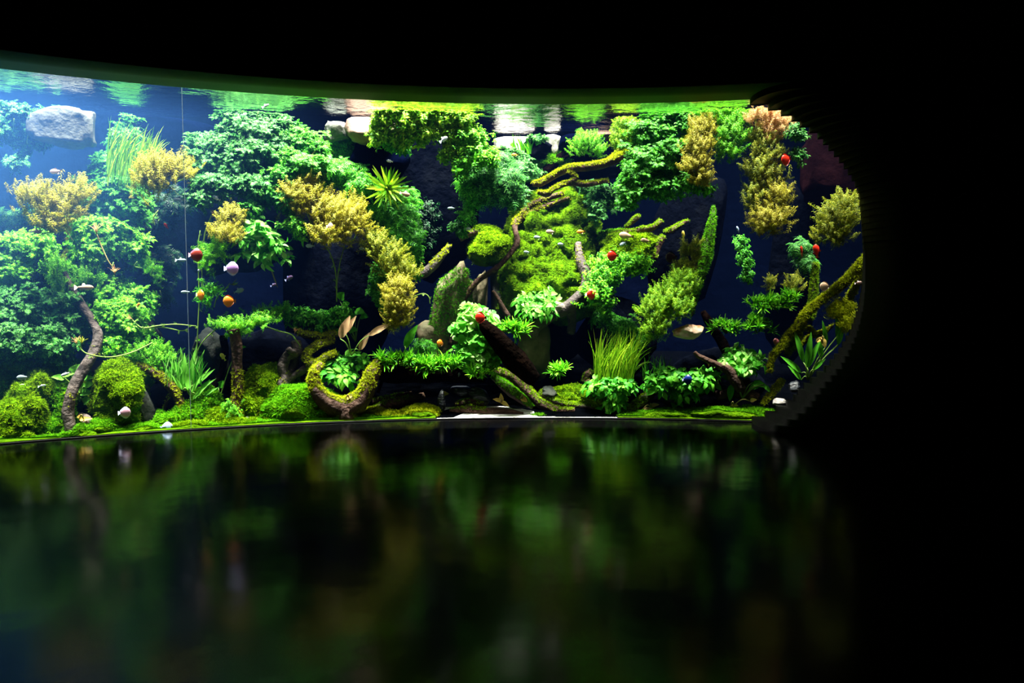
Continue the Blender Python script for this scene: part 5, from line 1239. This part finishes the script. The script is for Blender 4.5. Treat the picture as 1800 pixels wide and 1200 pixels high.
runner('long yellow runner with a rosette pointing right from the full green bush', [(232, 562, .20, 1.5), (250, 576, .19, 1.6), (280, 572, .18, 1.6), (310, 570, .18, 1.5), (345, 573, .17, 1.3)], [(234, 562, .20, .04, 'red', -.7, .5)], 'stem', 6)
runner('lower forked runner under the long yellow runner', [(252, 577, .19, 1.3), (285, 575, .18, 1.3), (318, 581, .18, 1.3), (330, 578, .18, 1.0)], (), 'stem', 4)
runner('arching runner from the stump plant to the looping root', [(410, 560, .18, 1.5), (445, 566, .18, 1.6), (485, 580, .18, 1.6), (512, 588, .18, 1.5), (522, 600, .18, 1.4), (528, 608, .18, 1.3)], [(518, 586, .19, .04, 'red', .2, 1)], 'stem', 6)
runner('runner reaching left from the stump plant to the sword plant', [(380, 578, .20, 1.4), (362, 594, .20, 1.4), (350, 610, .19, 1.3), (344, 630, .18, 1.2), (342, 652, .17, 1.0)], [(354, 600, .19, .03, 'lush', -.5, .5)], 'stem', 4)
runner('stem curving from the orange round fish up to a pale rosette', [(376, 540, .24, 1.3), (382, 522, .24, 1.5), (396, 508, .24, 1.4), (404, 498, .25, 1.2)], [(404, 500, .25, .05, 'olive', .9, .1)], 'stem', 2)
runner('curled bare stem tip right of the golden chain', [(718, 530, .22, 1.0), (730, 520, .21, 1.2), (745, 516, .20, 1.2), (754, 522, .20, 1.2), (756, 534, .20, .9)], (), 'stem', 3)
runner('thin reddish stems hanging below the dull golden bush', [(108, 395, .4, 1.2), (118, 408, .4, 1.2), (130, 425, .4, 1.2)], (), 'stem_red', 0)
runner('drooping yellow strands under the golden bush at the joint', [(278, 370, .34, 1.3), (270, 382, .34, 1.6), (272, 396, .34, 1.2)], (), 'stem', 2)

# fallen leaves
def dead_leaf(label, px, py, d, parts, mat='dead', name='fallen_leaf'):
    return leafy(name, label, 'fallen leaves', (px, py, d), parts, mat, 'stem_red', cat='leaf')
dead_leaf('curled yellow fallen leaf on the bottom root at the centre', 880, 708, .07, [(875, 703, .07, 18, 4, 160, .3), (881, 699, .07, 16, 4, 95, .2), (887, 709, .07, 18, 4, -25, .3)])
dead_leaf('small yellow leaf behind the veined slate', 780, 694, .20, [(781, 692, .19, 16, 5, 10, .5)])
dead_leaf('yellow leaf resting on the mossy slanting root', 920, 700, .11, [(921, 702, .10, 14, 5, -30, .5)])
dead_leaf('orange leaf lying on the moss at the lower right', 1145, 716, .09, [(1150, 712, .09, 18, 4, 20, .5), (1138, 718, .08, 18, 3, 15, .4)], 'red')
dead_leaf('curled cream leaf among the pointed blades at the right edge', 1446, 602, .06, [(1441, 596, .06, 16, 4, 40, .2), (1448, 602, .06, 18, 5, -70, .3)])
dead_leaf('yellow leaf on the elbow of the leaning grey trunk', 147, 736, .06, [(150, 736, .06, 22, 4, 10, .5), (140, 732, .06, 8, 4, 80, .4)])
dead_leaf('pale leaf on the U shaped mossy root', 614, 700, .04, [(613, 698, .04, 12, 4, 30, .5)])
dead_leaf('cream leaf under the twisted dark root at the lower right', 1290, 712, .07, [(1291, 712, .07, 14, 3, 5, .5), (1324, 703, .08, 12, 4, 20, .4)])

# ------------------------------------------------------------ fish
fish('disc', 'red', 'bright red disc fish at the top of the black log', 845, 558, .05, 20, 180)
fish('disc', 'red', 'red disc fish above the leafy shelf', 1077, 449, .2, 19, 180)
fish('disc', 'red', 'red disc fish beside the big curving root', 1038, 517, .16, 18, 0)
fish('disc', 'red', 'red oval looking fish on the hanging column at the right', 1382, 280, .08, 21, 200, 35)
fish('disc', 'orange', 'glowing orange disc fish in front of the dark gap', 403, 529, .05, 21, 180)
fish('disc', 'darkred', 'dark red disc fish beside the glass joint', 344, 448, .05, 23, 0)
fish('disc', 'orange', 'peach orange disc fish turned away on the curved stem', 352, 518, .05, 18, 0, 45)
fish('disc', 'violet', 'violet disc fish under the brown gold bush', 407, 472, .05, 24, 0)
fish('disc', 'orange', 'orange disc fish over the low tan boulder', 774, 603, .2, 14, 160, 25)
fish('disc', 'dark', 'nearly black disc fish in the dark hollow at the right', 1180, 452, .3, 20, 180)
fish('disc', 'stripe', 'pink striped disc fish before the mossy boulder', 219, 725, .035, 20, 0)
fish('disc', 'blue', 'pale blue disc fish at the foot of the glass', 293, 752, .035, 21, 0)
fish('disc', 'dark', 'black disc fish in front of the pair of tufts', 1278, 577, .16, 17, 180)
fish('disc', 'deepblue', 'deep blue disc fish over the leafy carpet', 1208, 667, .025, 17, 0)
fish('disc', 'peach', 'peach white disc fish above the yellow mossy branch', 1450, 503, .05, 17, 180)
fish('disc', 'rose', 'rose disc fish behind the lower mossy branch at the right', 1365, 600, .2, 13, 180, 20)
fish('oval', 'red', 'upright red fish above the mossy stump', 1435, 441, .2, 24, 100)
fish('oval', 'red', 'smaller red and white fish left of the upright red fish', 1409, 441, .24, 20, 100, 25)
fish('oval', 'red', 'little red fish in the dark gap below the golden bush', 292, 397, .3, 13, 130, 30)
fish('disc', 'pinkish', 'pink disc fish at the edge of the long golden plant', 580, 398, .12, 13, 0, 30)
fish('oval', 'orange', 'little orange fish by the reeds at the surface', 905, 272, .6, 12, 180)
fish('oval', 'orange', 'orange fish over the upper moss hill', 1021, 407, .45, 15, 185)
fish('oval', 'pinkish', 'pink grey fish over the upper moss hill', 968, 407, .45, 17, 180)
fish('oval', 'white', 'bluish white fish under the canopy', 780, 245, .12, 16, 35)
fish('oval', 'yellow', 'yellow fish beside the dark leaning branch', 392, 627, .2, 15, 120)
fish('oval', 'white', 'white fish by the ruffled sprig', 822, 402, .28, 13, 0)
fish('oval', 'white', 'pale fish above the star shaped plant', 685, 283, .22, 11, 170)
fish('oval', 'brown', 'brown fish among the leaves of the star plant', 712, 341, .18, 18, -15)
fish('slim', 'brown', 'long brown fish beside the leaning grey trunk', 148, 505, .18, 30, 0)
fish('slim', 'silver', 'silver slim fish left of the dark red fish', 318, 457, .18, 18, 0)
fish('slim', 'silver', 'silver slim fish under the golden bush by the joint', 314, 351, .24, 20, 180)
fish('slim', 'silver', 'silver slim fish crossing the glass joint', 327, 513, .18, 17, 180)
fish('oval', 'silver', 'silver oval fish over the second moss ridge', 40, 663, .1, 19, 180)
fish('slim', 'silver', 'silver slim fish below the silver oval fish', 45, 678, .14, 19, 170)
fish('slim', 'silver', 'small silvery fish right of the slim pair at the lower left', 74, 678, .1, 12, 10)
fish('slim', 'white', 'white slim fish behind the yellowish leaves at the trunk', 116, 657, .12, 17, 200)
fish('oval', 'silver', 'silver oval fish at the foot of the long golden plant', 545, 432, .2, 15, 180)
fish('oval', 'silver', 'tiny silver oval fish left of the golden chain', 637, 437, .2, 11, 180)
fish('oval', 'violet', 'dim violet fish in the dark gap right of the pale leaves', 508, 489, .45, 15, 30)
fish('oval', 'violet', 'dim violet fish below the trailing rootlets', 481, 501, .45, 11, 20)
fish('slim', 'silver', 'dim slim fish right of the hanging pale leaves', 502, 446, .4, 26, 5)
fish('oval', 'silver', 'ghostly pale fish near the pale rosette', 420, 511, .3, 18, 20)
fish('oval', 'white', 'white fish head on behind the left vertical stem', 350, 475, .17, 9, 180, 60)
fish('oval', 'pinkish', 'pinkish fish in the hazy water at the far left', 98, 301, .35, 19, 190)
fish('oval', 'pinkish', 'pinkish grey fish below the dull golden bush', 64, 407, .3, 17, 0)
fish('oval', 'silver', 'blue silver fish over the middle moss hill, topmost', 945, 417, .4, 14, 180)
fish('oval', 'silver', 'blue silver fish over the middle moss hill, right of two', 986, 429, .4, 12, 180)
fish('oval', 'silver', 'blue silver fish low on the middle moss hill', 926, 443, .4, 12, 180)
fish('oval', 'brown', 'long reddish brown fish by the crossed mossy branches', 1101, 414, .45, 26, 170)
fish('oval', 'silver', 'grey fish under the long reddish brown fish', 1096, 428, .45, 15, 210)
fish('oval', 'brown', 'brown fish on the leaning moss slab', 1135, 423, .4, 18, 170)
fish('slim', 'yellow', 'thin yellow fish in the dark hollow', 1201, 413, .4, 16, 95)
fish('oval', 'yellow', 'pale yellow fish under the large green bush', 1144, 336, .2, 13, 10)
fish('slim', 'silver', 'thin grey fish in the dark below the canopy', 794, 366, .35, 15, 180)
fish('slim', 'blue', 'thin blue fish at the top of the dim strand', 1297, 403, .35, 12, 110)
fish('oval', 'orange', 'little orange fish over the leafy bank at the left', 243, 536, .16, 9, 60)
fish('oval', 'pinkish', 'pale pink fish at the curved right edge', 1509, 497, .05, 12, 10)
fish('oval', 'silver', 'silver fish in the shade behind the third bright tuft', 807, 658, .12, 8, 80)
fish('oval', 'orange', 'tiny orange fish above the leafy carpet', 1246, 640, .12, 8, 90)
fish('slim', 'white', 'white fish at the surface bush left of centre', 467, 186, .14, 13, 30)
fish('oval', 'silver', 'grey fish before the teal bush right of the joint', 380, 348, .2, 15, 150)
